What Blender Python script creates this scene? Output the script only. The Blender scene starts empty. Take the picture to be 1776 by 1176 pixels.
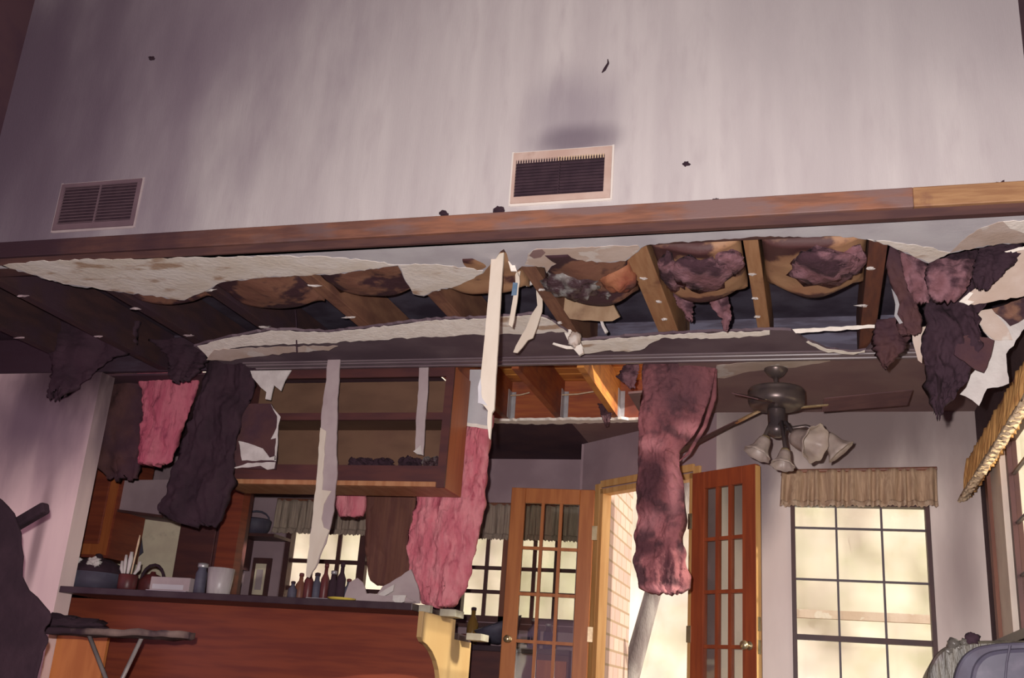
import bpy, math, random
from mathutils import Vector as V, Matrix, noise
C = bpy.context.scene.collection
SC = bpy.context.scene
random.seed(7)

# ------------------------------------------------------------------ camera
EYE = V((0, 0, .6)); FPX = 1811.0
R = Matrix(((.96065879, .02413869, .27668035), (.2691473, -.32667878, -.9060026), (.06851588, .94482713, -.32032371)))
cd = bpy.data.cameras.new('camera'); cam = bpy.data.objects.new('camera', cd); C.objects.link(cam)
cd.sensor_fit = 'HORIZONTAL'; cd.sensor_width = 36; cd.lens = FPX / 1776 * 36; cd.clip_start = .02
cam.matrix_world = Matrix.Translation(EYE) @ R.to_4x4()
SC.camera = cam
# ------------------------------------------------------------------ exposure, sky, sun, lamps
SC.view_settings.view_transform = 'Standard'; SC.view_settings.look = 'None'
SC.view_settings.gamma = 1; SC.view_settings.use_curve_mapping = False; SC.view_settings.exposure = 0
w = bpy.data.worlds.new('sky'); SC.world = w; w.use_nodes = True
wt = w.node_tree; bg = wt.nodes['Background']; bg.inputs[1].default_value = 1
_tc = wt.nodes.new('ShaderNodeTexCoord'); _dt = wt.nodes.new('ShaderNodeVectorMath'); _dt.operation = 'DOT_PRODUCT'; _dt.inputs[1].default_value = (.7, 1, .8); _mr = wt.nodes.new('ShaderNodeMapRange'); _mx = wt.nodes.new('ShaderNodeMix'); _mx.data_type = 'RGBA'
wt.links.new(_tc.outputs['Generated'], _dt.inputs[0]); wt.links.new(_dt.outputs['Value'], _mr.inputs[0]); _mr.inputs[1].default_value = -.25; _mr.inputs[2].default_value = .3
wt.links.new(_mr.outputs[0], _mx.inputs[0]); wt.links.new(_mx.outputs[2], bg.inputs[0])
_mx.inputs[6].default_value = (.80, .47, .64, 1)     # dull mauve fill behind the house, tinted to lift the dark interior tones
_mx.inputs[7].default_value = (3.0, 2.75, 2.45, 1)   # bright hazy sky on the garden side

def lamp(name, kind, loc, power, color, aim=None, **kw):
    l = bpy.data.lights.new(name, kind); l.energy = power; l.color = color
    for k, v in kw.items(): setattr(l, k, v)
    o = bpy.data.objects.new(name, l); C.objects.link(o); o.location = loc
    if aim is not None: o.rotation_euler = (V(aim) - V(loc)).to_track_quat('-Z', 'Y').to_euler()
    return o
lamp('sun', 'SUN', (12, 0, 6), 6.5, (1, .93, .82), (12 - .9, .33, 6 - .27), angle=.02)
lamp('camera_flash', 'SPOT', (-.10, .05, .70), 960, (1, .94, .91), (-.6, 4.0, 2.2), spot_size=math.radians(140), spot_blend=.6, shadow_soft_size=.02)

# ------------------------------------------------------------------ helpers
def ray(u, v): return R @ V((u - 888, 588 - v, -FPX))
def Y(u, v, y): r = ray(u, v); return EYE + r * (y / r.y)
def Z(u, v, z): r = ray(u, v); return EYE + r * ((z - .6) / r.z)
def X(u, v, x): r = ray(u, v); return EYE + r * (x / r.x)
def lin(c):
    if isinstance(c, str): c = [int(c[i:i+2], 16) / 255 for i in (0, 2, 4)]
    else: return tuple(c) + (1,)
    return tuple((x / 12.92 if x < .04045 else ((x + .055) / 1.055) ** 2.4) for x in c) + (1,)

class MB:
    def __init__(s): s.v = []; s.f = []
    def add(s, vs, fs):
        n = len(s.v); s.v += [V(a) for a in vs]; s.f += [tuple(i + n for i in f) for f in fs]; return s
    def obox(s, c, a, b, d):                       # centre and three half vectors
        c, a, b, d = V(c), V(a), V(b), V(d)
        if a.cross(b).dot(d) < 0: d = -d
        vs = [c + a * i + b * j + d * k for k in (-1, 1) for j in (-1, 1) for i in (-1, 1)]
        return s.add(vs, [(0, 2, 3, 1), (4, 5, 7, 6), (0, 1, 5, 4), (2, 6, 7, 3), (0, 4, 6, 2), (1, 3, 7, 5)])
    def box(s, x0, x1, y0, y1, z0, z1):
        return s.obox(((x0+x1)/2, (y0+y1)/2, (z0+z1)/2), ((x1-x0)/2, 0, 0), (0, (y1-y0)/2, 0), (0, 0, (z1-z0)/2))
    def bar(s, p, q, w, t, up=(0, 0, 1)):          # bar from p to q, w along up-ish, t across
        p, q = V(p), V(q); a = (q - p) / 2; n = a.cross(V(up)); n.normalize(); u = n.cross(a); u.normalize()
        return s.obox((p + q) / 2, a, u * w / 2, n * t / 2)
    def prism(s, poly, ext):
        poly = [V(p) for p in poly]; ext = V(ext); n = len(poly)
        nrm = V((0, 0, 0))
        for i in range(n): nrm += poly[i].cross(poly[(i + 1) % n])
        if nrm.dot(ext) > 0: poly.reverse()
        return s.add(poly + [p + ext for p in poly], [tuple(range(n)), tuple(range(2*n-1, n-1, -1))] + [(i, i + n, (i+1) % n + n, (i+1) % n) for i in range(n)])
    def tube(s, pts, r, n=10):
        pts = [V(p) for p in pts]; m = len(pts); rs = r if isinstance(r, (list, tuple)) else [r] * m
        vs = []; prev = None
        for i, p in enumerate(pts):
            t = (pts[min(i+1, m-1)] - pts[max(i-1, 0)]).normalized()
            a = (prev - t * prev.dot(t)) if prev else t.orthogonal()
            a.normalize(); prev = a; b = t.cross(a)
            vs += [p + (a * math.cos(6.28318 * k / n) + b * math.sin(6.28318 * k / n)) * rs[i] for k in range(n)]
        fs = [(i*n + k, i*n + (k+1) % n, (i+1)*n + (k+1) % n, (i+1)*n + k) for i in range(m-1) for k in range(n)]
        fs += [tuple(range(n-1, -1, -1)), tuple(range((m-1)*n, m*n))]
        return s.add(vs, fs)
    def lathe(s, prof, o, ax=(0, 0, 1), n=24, ripple=None):
        o = V(o); ax = V(ax).normalized(); a = ax.orthogonal().normalized(); b = ax.cross(a); vs = []
        for i, (r, h) in enumerate(prof):
            for k in range(n):
                t = 6.28318 * k / n; rr = r * (1 + (ripple(i, t) if ripple else 0))
                vs.append(o + ax * h + (a * math.cos(t) + b * math.sin(t)) * rr)
        m = len(prof)
        fs = [(i*n + k, i*n + (k+1) % n, (i+1)*n + (k+1) % n, (i+1)*n + k) for i in range(m-1) for k in range(n)]
        fs += [tuple(range(n-1, -1, -1)), tuple(range((m-1)*n, m*n))]
        return s.add(vs, fs)
    def shell(s, f, nu, nv):                       # f(u, v, side) -> point, side in (0, 1): a closed slab
        vs = [f(i / nu, j / nv, k) for k in (0, 1) for j in range(nv + 1) for i in range(nu + 1)]
        I = lambda i, j, k: k * (nu + 1) * (nv + 1) + j * (nu + 1) + i; fs = []
        for j in range(nv):
            for i in range(nu):
                fs.append((I(i, j, 0), I(i+1, j, 0), I(i+1, j+1, 0), I(i, j+1, 0)))
                fs.append((I(i, j, 1), I(i, j+1, 1), I(i+1, j+1, 1), I(i+1, j, 1)))
        for i in range(nu):
            fs.append((I(i, 0, 0), I(i, 0, 1), I(i+1, 0, 1), I(i+1, 0, 0))); fs.append((I(i, nv, 0), I(i+1, nv, 0), I(i+1, nv, 1), I(i, nv, 1)))
        for j in range(nv):
            fs.append((I(0, j, 0), I(0, j+1, 0), I(0, j+1, 1), I(0, j, 1))); fs.append((I(nu, j, 0), I(nu, j, 1), I(nu, j+1, 1), I(nu, j+1, 0)))
        return s.add(vs, fs)
    def blob(s, c, r, amp=.3, sc=2., seed=0, nu=14, nv=10):
        c = V(c); r = V(r) if not isinstance(r, (int, float)) else V((r, r, r)); vs = []; fs = []
        for j in range(nv + 1):
            ph = math.pi * j / nv
            for i in range(nu):
                th = 6.28318 * i / nu; d = V((math.sin(ph) * math.cos(th), math.sin(ph) * math.sin(th), math.cos(ph)))
                k = 1 + amp * noise.noise(d * sc + V((seed * 3.1, seed * 1.7, seed)))
                vs.append(c + V((d.x * r.x, d.y * r.y, d.z * r.z)) * k)
        for j in range(nv):
            for i in range(nu): fs.append((j*nu + i, (j+1)*nu + i, (j+1)*nu + (i+1) % nu, j*nu + (i+1) % nu))
        return s.add(vs, fs)
    def build(s, name, m, parent=None, smooth=False, bevel=0, loc=None):
        base = V(loc) if loc is not None else (V(parent['base']) if parent is not None else V((0, 0, 0)))
        me = bpy.data.meshes.new(name); me.from_pydata([p - base for p in s.v], [], s.f); me.validate(); me.update()
        o = bpy.data.objects.new(name, me); C.objects.link(o); me.materials.append(m)
        o['base'] = list(base)
        if parent is None: o.location = base
        else: o.parent = parent
        if smooth:
            for p in me.polygons: p.use_smooth = True
        if bevel:
            b = o.modifiers.new('bevel', 'BEVEL'); b.width = bevel; b.segments = 2; b.limit_method = 'ANGLE'
        return o

def tag(o, label, cat, group=None, kind=None):
    o['label'] = label; o['category'] = cat
    if group: o['group'] = group
    if kind: o['kind'] = kind
    return o
def thing(name, label, cat, loc, group=None):
    o = bpy.data.objects.new(name, None); C.objects.link(o); o.location = loc; o['base'] = list(V(loc)); o.empty_display_size = .05
    return tag(o, label, cat, group)
def struct(o): o['kind'] = 'structure'; return o
def torn(pts, step=9, amp=2.0, seed=1, closed=True):
    rnd = random.Random(seed); out = []; n = len(pts)
    for i in range(n if closed else n - 1):
        a, b = pts[i], pts[(i + 1) % n]; L = math.hypot(b[0]-a[0], b[1]-a[1]); k = max(1, int(L / step))
        for j in range(k):
            t = j / k; q = (a[0] + (b[0]-a[0]) * t, a[1] + (b[1]-a[1]) * t)
            if j: q = (q[0] + rnd.uniform(-amp, amp), q[1] + rnd.uniform(-amp, amp))
            out.append(q)
    if not closed: out.append(pts[-1])
    return out

# ------------------------------------------------------------------ materials
def mat(name, c1, c2=None, scale=6., stretch=(1, 1, 1), rough=.75, detail=6., lo=.35, hi=.65, char=None, char_scale=3., char_lo=.5, char_hi=.6,
        char_stretch=(1, 1, 1), bump=0., bump_scale=60., metal=0., spec=.3, stain_shade=(), trans=0., alpha=1.):
    m = bpy.data.materials.new(name); m.use_nodes = True; nt = m.node_tree; N = nt.nodes; L = nt.links
    b = N['Principled BSDF']; b.inputs['Roughness'].default_value = rough; b.inputs['Metallic'].default_value = metal
    b.inputs['Specular IOR Level'].default_value = spec
    if trans: b.inputs['Transmission Weight'].default_value = trans
    tc = N.new('ShaderNodeTexCoord')
    def nz(sc, st, d=detail):
        mp = N.new('ShaderNodeMapping'); mp.inputs['Scale'].default_value = st; L.new(tc.outputs['Object'], mp.inputs['Vector'])
        n = N.new('ShaderNodeTexNoise'); n.inputs['Scale'].default_value = sc; n.inputs['Detail'].default_value = d; L.new(mp.outputs[0], n.inputs['Vector']); return n.outputs['Fac']
    def ss(sock, a, z):
        r = N.new('ShaderNodeMapRange'); r.interpolation_type = 'SMOOTHSTEP'; r.inputs[1].default_value = a; r.inputs[2].default_value = z; L.new(sock, r.inputs[0]); return r.outputs[0]
    def mix(fac, a, bb):
        x = N.new('ShaderNodeMix'); x.data_type = 'RGBA'
        if isinstance(fac, (int, float)): x.inputs[0].default_value = fac
        else: L.new(fac, x.inputs[0])
        for i, q in ((6, a), (7, bb)):
            if isinstance(q, tuple): x.inputs[i].default_value = q
            else: L.new(q, x.inputs[i])
        return x.outputs[2]
    def mul(a, k):
        x = N.new('ShaderNodeMath'); x.operation = 'MULTIPLY'; L.new(a, x.inputs[0])
        if isinstance(k, (int, float)): x.inputs[1].default_value = k
        else: L.new(k, x.inputs[1])
        return x.outputs[0]
    col = lin(c1)
    if c2: col = mix(ss(nz(scale, stretch), lo, hi), lin(c1), lin(c2))
    if char: col = mix(ss(nz(char_scale, char_stretch), char_lo, char_hi), col, lin(char))
    for (ctr, rad, c, amt) in stain_shade:               # ragged round blots at a place on the surface: soot, char and painted shade
        sub = N.new('ShaderNodeVectorMath'); sub.operation = 'SUBTRACT'; L.new(tc.outputs['Object'], sub.inputs[0]); sub.inputs[1].default_value = ctr
        dv = N.new('ShaderNodeVectorMath'); dv.operation = 'DIVIDE'; L.new(sub.outputs[0], dv.inputs[0]); dv.inputs[1].default_value = rad
        ln = N.new('ShaderNodeVectorMath'); ln.operation = 'LENGTH'; L.new(dv.outputs[0], ln.inputs[0])
        ad = N.new('ShaderNodeMath'); ad.operation = 'ADD'; L.new(ln.outputs['Value'], ad.inputs[0]); L.new(mul(nz(3.5, (1, 1, .35)), .8), ad.inputs[1])
        col = mix(mul(ss(ad.outputs[0], 1.45, .55), amt), col, lin(c))
    if isinstance(col, tuple): b.inputs['Base Color'].default_value = col
    else: L.new(col, b.inputs['Base Color'])
    if bump:
        bp = N.new('ShaderNodeBump'); bp.inputs['Strength'].default_value = bump; bp.inputs['Distance'].default_value = .02
        L.new(nz(bump_scale, stretch if max(stretch) > 1 else (1, 1, 1), 4.), bp.inputs['Height']); L.new(bp.outputs[0], b.inputs['Normal'])
    return m
def glassy(name, c, a=.15):
    m = bpy.data.materials.new(name); m.use_nodes = True; nt = m.node_tree; N = nt.nodes; L = nt.links; N.clear()
    o = N.new('ShaderNodeOutputMaterial'); t = N.new('ShaderNodeBsdfTransparent'); t.inputs[0].default_value = lin(c)
    g = N.new('ShaderNodeBsdfGlossy'); g.inputs['Roughness'].default_value = .05; x = N.new('ShaderNodeMixShader'); x.inputs[0].default_value = a
    L.new(t.outputs[0], x.inputs[1]); L.new(g.outputs[0], x.inputs[2]); L.new(x.outputs[0], o.inputs[0]); return m

SOOT = (.042, .020, .030)
M = {}
M['wall'] = mat('sooty_plaster', (.55, .50, .49), (.47, .42, .42), 2.4, (3.0, 3.0, .22), .9, lo=.3, hi=.7, char=(.44, .385, .39), char_scale=13., char_lo=.45, char_hi=.9, char_stretch=(1.4, 1, .35), bump=.12, bump_scale=90,
    stain_shade=[((-1.02, 3.95, 3.05), (.30, .5, .34), (.24, .20, .235), .6), ((-.98, 3.95, 2.92), (.26, .5, .10), (.13, .10, .13), .7), ((-4.3, 3.95, 3.1), (1.9, .5, 1.5), (.15, .10, .15), .85), ((-3.0, 3.95, 3.9), (1.7, .5, .9), (.2, .15, .19), .7), ((.75, 3.95, 3.5), (.5, .5, .7), (.30, .25, .27), .5), ((.5, 3.95, 3.7), (1.5, .5, 1.1), (.36, .32, .325), .75), ((-3.6, 3.95, 3.3), (1.7, .5, 1.6), (.22, .17, .205), .7), ((-4.2, 3.95, 3.4), (1.2, .5, 1.6), (.10, .065, .095), .8)])  # soot plume and blots; the wide end blots also paint in flash falloff
M['paint'] = mat('grey_ceiling_paint', (.56, .54, .56), (.47, .44, .47), 4., (1, 1, 1), .9, bump=.05)
M['gyp'] = mat('bare_gypsum', (.72, .64, .55), (.80, .74, .68), 5., (1, 1, 1), .95, char=(.45, .31, .22), char_scale=4.2, char_lo=.56, char_hi=.66, char_stretch=(1, 2, 1), bump=.2, bump_scale=40)
M['gyp2'] = mat('brown_paper_gypsum', (.50, .38, .31), (.58, .47, .41), 6., (1, 1, 1), .95, char=(.62, .55, .5), char_scale=7, char_lo=.58, char_hi=.62, bump=.1)
M['edge'] = mat('white_gypsum_core', (.90, .83, .75), (.82, .74, .66), 20., rough=.95, bump=.2)
M['ceil_sooty'] = mat('sooty_ceiling', (.115, .075, .095), (.17, .12, .14), 3., rough=.9, bump=.05)
M['ceil_din'] = mat('smoked_dining_ceiling', (.26, .165, .155), (.22, .13, .13), 3., rough=.9)
M['ceil_dark'] = mat('blackened_kitchen_ceiling', (.085, .04, .05), (.065, .03, .045), 4., rough=.9)
M['trim'] = mat('scorched_trim_wood', (.27, .115, .07), (.18, .08, .055), 5., (1.2, 1, 9), .6, char=(.20, .12, .11), char_scale=3.5, char_lo=.46, char_hi=.66, char_stretch=(1, 1, 4), bump=.1, bump_scale=30, stain_shade=[((-4.2, 3.9, 2.5), (2.6, 1, 1), SOOT, .97)])  # left end blackened: soot plus light falloff put into the colour
M['trimlip'] = mat('shaded_trim_underside', (.10, .045, .038), (.07, .032, .032), 5., (1, 1, 8), .7)  # trim wood darkened to paint in the shade under the trim
M['trim2'] = mat('cleaner_trim_wood', (.37, .205, .10), (.28, .14, .07), 5., (1.2, 1, 12), .55, char=(.2, .09, .06), char_scale=5, char_lo=.6, char_hi=.7, bump=.1, bump_scale=30)
M['joist'] = mat('bare_joist_pine', (.43, .235, .12), (.36, .175, .085), 5., (8, .8, 3), .7, char=(.20, .085, .05), char_scale=3.2, char_lo=.54, char_hi=.66, bump=.08)
M['joist_dk'] = mat('scorched_joist', (.055, .024, .024), (.036, .017, .02), 5., (6, .8, 3), .8, char=SOOT, char_scale=3, char_lo=.45, char_hi=.6, bump=.15)
M['joist_br'] = mat('brown_joist', (.26, .125, .075), (.19, .085, .055), 5., (8, .8, 3), .75, char=(.13, .055, .04), char_scale=3.2, char_lo=.5, char_hi=.62, bump=.1)
M['joist_red'] = mat('red_scorched_joist', (.17, .06, .035), (.11, .04, .03), 5., (6, .8, 3), .8, bump=.1)
M['deck'] = mat('sooty_deck', (.10, .085, .12), (.05, .035, .055), 4., rough=.7, bump=.1, stain_shade=[((-5.2, 5, 2.7), (2.6, 2, 1), SOOT, .97)])
M['rim'] = mat('blue_black_rim_board', (.13, .12, .17), (.07, .055, .08), 5., (1, 1, 6), .6, bump=.1, stain_shade=[((-5.2, 5.7, 2.6), (2.6, 2, 1), SOOT, .97)])
M['kraft'] = mat('kraft_facing', (.37, .21, .115), (.30, .15, .085), 4., rough=.6, char=(.075, .03, .03), char_scale=3.4, char_lo=.50, char_hi=.56, bump=.15, bump_scale=25)
M['kraft_dk'] = mat('scorched_kraft', (.19, .085, .058), (.25, .13, .08), 4., rough=.6, char=(.05, .022, .028), char_scale=3.6, char_lo=.44, char_hi=.5, bump=.25, bump_scale=25)
M['fluff'] = mat('sooty_fiberglass', (.16, .07, .08), (.27, .14, .165), 9., rough=1., char=(.05, .022, .03), char_scale=8, char_lo=.45, char_hi=.6, bump=.6, bump_scale=30)
M['pink'] = mat('pink_fiberglass', (.56, .15, .19), (.66, .24, .27), 9., (2.2, 1, .6), 1., char=(.36, .065, .10), char_scale=11, char_lo=.55, char_hi=.72, char_stretch=(1.6, 1, .6), bump=.5, bump_scale=40)
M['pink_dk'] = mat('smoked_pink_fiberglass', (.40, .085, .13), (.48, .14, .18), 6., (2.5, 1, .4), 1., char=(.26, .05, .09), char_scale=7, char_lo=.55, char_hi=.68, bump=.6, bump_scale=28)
_o = Y(1118, 628, 5.80); _r = lambda u, v: tuple(Y(u, v, 5.80) - _o); _dk = (.075, .028, .036); _pk = (.50, .20, .215)
M['charpink'] = mat('charred_pink_fiberglass', (.34, .12, .13), (.22, .075, .085), 8., rough=1., char=(.10, .042, .05), char_scale=7., char_lo=.46, char_hi=.60, bump=.8, bump_scale=26,
    stain_shade=[(_r(1180, 670), (.36, .6, .32), (.11, .05, .06), .8), (_r(1200, 747), (.13, .6, .07), _pk, .9), (_r(1130, 775), (.11, .6, .07), _pk, .9), (_r(1128, 835), (.13, .6, .22), _dk, .95), (_r(1172, 845), (.055, .6, .26), _pk, .9), (_r(1125, 905), (.12, .6, .07), _pk, .6), (_r(1118, 950), (.12, .6, .07), _dk, .9), (_r(1160, 985), (.05, .6, .10), _dk, .8), (_r(1150, 1024), (.25, .6, .035), _pk, .9)])
M['char'] = mat('char', SOOT, (.028, .013, .021), 5., rough=.9, bump=.6, bump_scale=14)
M['charbrown'] = mat('char_brown_paper', (.085, .036, .036), (.055, .024, .034), 5., rough=.85, bump=.5, bump_scale=12)
M['strip'] = mat('drywall_strip', (.66, .58, .49), (.61, .52, .43), 8., (1, 1, .4), .9, bump=.05)
M['strip_gray'] = mat('grey_paper_strip', (.43, .35, .35), (.36, .28, .29), 5., rough=.9)
M['white'] = mat('white_scrap', (.60, .555, .53), (.50, .45, .43), 9., rough=.9, bump=.2)
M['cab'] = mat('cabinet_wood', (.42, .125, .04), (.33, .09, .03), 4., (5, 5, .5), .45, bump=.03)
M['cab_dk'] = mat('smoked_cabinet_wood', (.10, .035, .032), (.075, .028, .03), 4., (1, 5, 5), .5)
M['cab_back'] = mat('cabinet_back_plywood', (.165, .088, .055), (.125, .065, .042), 3., (1, 1, 2), .8, char=(.16, .075, .055), char_scale=2.2, char_lo=.5, char_hi=.75)
M['cab_edge'] = mat('cabinet_light_edge', (.45, .22, .11), (.36, .15, .07), 4., (6, 1, 1), .5)
M['bar'] = mat('bar_front_veneer', (.235, .055, .028), (.17, .038, .024), 3., (.7, 1, 9), .4, bump=.02, stain_shade=[((-4.4, 5.7, .9), (1.1, 1, .8), (.10, .03, .028), .9)])
M['barlit'] = mat('pale_birch_panel', (.50, .33, .15), (.45, .28, .12), 4., (1, 1, .4), .5)
M['barorange'] = mat('orange_pilaster_wood', (.55, .20, .06), (.46, .15, .045), 4., (4, 1, .5), .5)
M['top'] = mat('black_counter_edge', (.055, .035, .042), (.04, .022, .03), 9., rough=.4)
M['lam'] = mat('broken_laminate_core', (.42, .39, .31), (.34, .30, .24), 14., rough=.8)
M['door'] = mat('door_wood_lit', (.47, .165, .05), (.38, .12, .036), 4., (6, 6, .6), .4, bump=.02)  # door wood with daylight painted in, for the left leaf
M['door2'] = mat('door_wood_shaded', (.33, .072, .026), (.25, .052, .022), 4., (6, 6, .6), .4, bump=.02)  # same door wood painted darker, as the less lit right leaf
M['jamb'] = mat('raw_pine_jamb', (.66, .38, .15), (.56, .29, .10), 4., (6, 6, .5), .6)
M['rwall'] = mat('charred_side_wall', (.06, .03, .038), (.085, .045, .05), 4., rough=.9, bump=.3)
M['dwall'] = mat('smoked_wall', (.88, .76, .70), (.78, .65, .60), 2., (2, 2, .5), .9, stain_shade=[((.1, 6.76, 2.5), (2.4, .6, .85), (.20, .15, .15), .97), ((.8, 6.76, 1.5), (.2, .6, .7), (.30, .225, .22), .75), ((-.4, 6.76, 1.9), (.22, .6, .45), (.17, .13, .16), .7)])
M['kwall'] = mat('mauve_kitchen_wall', (.36, .255, .28), (.29, .20, .225), 3., rough=.9)
M['lwall'] = mat('pink_plaster', (.86, .66, .63), (.78, .58, .57), 3., (2, 2, .3), .9, stain_shade=[((-5.1, 5.6, 2.1), (.95, 1, .75), (.15, .10, .135), .95), ((-4.75, 5.6, 2.45), (.7, 1, .4), SOOT, .95), ((-4.8, 5.6, 1.3), (.06, 1, .5), (.25, .17, .18), .8)])
M['frame_dk'] = mat('dark_window_frame', (.085, .035, .032), (.06, .026, .028), 5., rough=.5)
M['frame_br'] = mat('brown_window_trim', (.22, .085, .05), (.16, .06, .04), 5., (5, 5, .6), .5)
M['frame_wh'] = mat('white_window_jamb', (.74, .64, .55), (.68, .57, .49), 5., rough=.7)
M['muntin'] = mat('grey_muntin', (.10, .075, .085), rough=.5)
M['val'] = mat('tan_valance', (.48, .33, .22), (.36, .235, .155), 14., (9, 9, .5), .95)
M['val2'] = mat('golden_valance', (.60, .33, .12), (.42, .20, .07), 16., (4, 9, .5), .95)
M['val3'] = mat('grey_tan_valance', (.36, .28, .22), (.26, .195, .16), 14., (9, 9, .5), .95)
M['lacet'] = mat('tan_frill', (.58, .43, .31), (.42, .28, .19), 30., rough=.95)
M['lace'] = mat('pale_fringe', (.66, .50, .34), (.56, .40, .26), 30., rough=.95)
M['bronze'] = mat('sooty_fan_metal', (.085, .065, .07), (.14, .105, .095), 8., rough=.34, metal=.5)
M['brass'] = mat('brass', (.75, .62, .38), (.55, .42, .24), 20., rough=.25, metal=.8)
M['blade'] = mat('fan_blade_wood', (.115, .055, .055), (.085, .04, .045), 4., (2, 8, 8), .5)
M['shade'] = mat('smoked_frosted_glass', (.40, .32, .28), (.30, .23, .205), 9., rough=.4)
M['steel'] = mat('galvanized_steel', (.50, .49, .50), (.40, .38, .40), 12., rough=.45, metal=.6)
M['slot'] = mat('sooty_duct_slat', (.05, .026, .036), (.034, .017, .026), 16., rough=.7)
M['vent'] = mat('heat_browned_vent_frame', (.47, .32, .265), (.55, .41, .35), 6., rough=.6, char=(.3, .17, .13), char_scale=6, char_lo=.56, char_hi=.74)
M['caulk'] = mat('clean_paint_outline', (.66, .60, .55), rough=.8)
M['vent_dk'] = mat('soot_coated_vent', (.17, .105, .125), (.14, .085, .105), 5., rough=.8)
M['pineceil'] = mat('orange_pine_board', (.66, .28, .06), (.54, .19, .045), 4., (.7, 1, 14), .6, char=(.25, .07, .03), char_scale=3.2, char_lo=.52, char_hi=.7, bump=.1, bump_scale=20)
M['pinered'] = mat('red_scorched_pine', (.34, .095, .03), (.26, .06, .026), 4., (.7, 1, 10), .6, char=(.14, .04, .03), char_scale=3., char_lo=.5, char_hi=.7, bump=.1)
M['brick'] = None
M['glass'] = glassy('clear_glass', (.93, .94, .90), .06)
M['glass_b'] = glassy('blue_glass', (.45, .58, .78), .15)
M['glass_g'] = glassy('smoky_glass', (.62, .56, .58), .2)
M['pale'] = mat('pale_backsplash', (.68, .59, .44), (.6, .5, .38), 6., rough=.6, char=(.36, .29, .23), char_scale=5, char_lo=.55, char_hi=.7)
M['navy'] = mat('dark_blue_grey', (.09, .085, .12), (.06, .05, .075), 8., rough=.6)
M['chairblue'] = mat('grey_blue_vinyl', (.085, .078, .11), (.06, .054, .08), 3., rough=.35, char=(.14, .12, .16), char_scale=3, char_lo=.55, char_hi=.65)
M['olive'] = mat('scorched_olive_vinyl', (.045, .038, .03), (.085, .072, .054), 5., (6, 3, .7), .4, char=(.06, .035, .04), char_scale=5, char_lo=.5, char_hi=.62, bump=.25, bump_scale=18)
M['yellow'] = mat('yellow_plastic', (.62, .46, .08), rough=.5)
M['redp'] = mat('red_plastic', (.12, .028, .028), (.08, .022, .024), 9., rough=.4)
M['leaf'] = mat('sunlit_leaves', (.54, .53, .42), (.60, .57, .49), 3., rough=.95, char=(.66, .61, .55), char_scale=1.2, char_lo=.42, char_hi=.65)
M['amber'] = mat('amber_glass', (.20, .11, .03), rough=.2)
M['leaf2'] = mat('sunlit_green_leaves', (.40, .50, .28), (.66, .66, .44), 3., rough=.9)
M['bark'] = mat('pale_bark', (.22, .195, .18), (.13, .105, .10), 6., (2, 2, .5), .9, bump=.4)
M['lawn'] = mat('pale_lawn', (.66, .60, .45), (.6, .55, .40), 2., rough=1.)
M['carpet'] = mat('sooty_carpet', (.14, .09, .09), (.09, .055, .06), 30., rough=1.)
M['metalleg'] = mat('grey_tube_metal', (.34, .29, .28), (.26, .21, .21), 9., rough=.4, metal=.3)
M['teal'] = mat('dull_blue_mark', (.10, .17, .26), (.16, .22, .30), 20., rough=.9)
M['tan'] = mat('toasted_board', (.38, .26, .165), (.30, .19, .115), 5., (3, 3, 1), .8, char=(.16, .085, .055), char_scale=5, char_lo=.55, char_hi=.72, bump=.1)
M['rust'] = mat('scorched_red_facing', (.30, .12, .06), (.22, .055, .035), 7., rough=.7, char=(.10, .04, .035), char_scale=6, char_lo=.5, char_hi=.6, bump=.4, bump_scale=25)
M['blister'] = mat('glossy_melted_plastic', (.06, .05, .045), (.10, .09, .08), 9., rough=.15, bump=.3)
M['crust'] = mat('blistered_grey_crust', (.15, .125, .12), (.26, .25, .24), 9., (1, 1, 2.5), .45, char=(.055, .03, .035), char_scale=8, char_lo=.42, char_hi=.52, bump=.8, bump_scale=22)
def brick_mat():
    m = bpy.data.materials.new('washed_brick'); m.use_nodes = True; nt = m.node_tree; b = nt.nodes['Principled BSDF']; b.inputs['Roughness'].default_value = .9
    tc = nt.nodes.new('ShaderNodeTexCoord'); sp = nt.nodes.new('ShaderNodeSeparateXYZ'); cb = nt.nodes.new('ShaderNodeCombineXYZ'); t = nt.nodes.new('ShaderNodeTexBrick')
    nt.links.new(tc.outputs['Object'], sp.inputs[0]); nt.links.new(sp.outputs['Y'], cb.inputs[0]); nt.links.new(sp.outputs['Z'], cb.inputs[1]); nt.links.new(cb.outputs[0], t.inputs['Vector'])
    t.inputs['Color1'].default_value = (.30, .19, .16, 1); t.inputs['Color2'].default_value = (.36, .25, .20, 1); t.inputs['Mortar'].default_value = (.20, .13, .075, 1)
    t.inputs['Scale'].default_value = 1; t.inputs['Brick Width'].default_value = .21; t.inputs['Row Height'].default_value = .105; t.inputs['Mortar Size'].default_value = .009
    nt.links.new(t.outputs['Color'], b.inputs['Base Color']); return m
M['brick'] = brick_mat()

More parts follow.
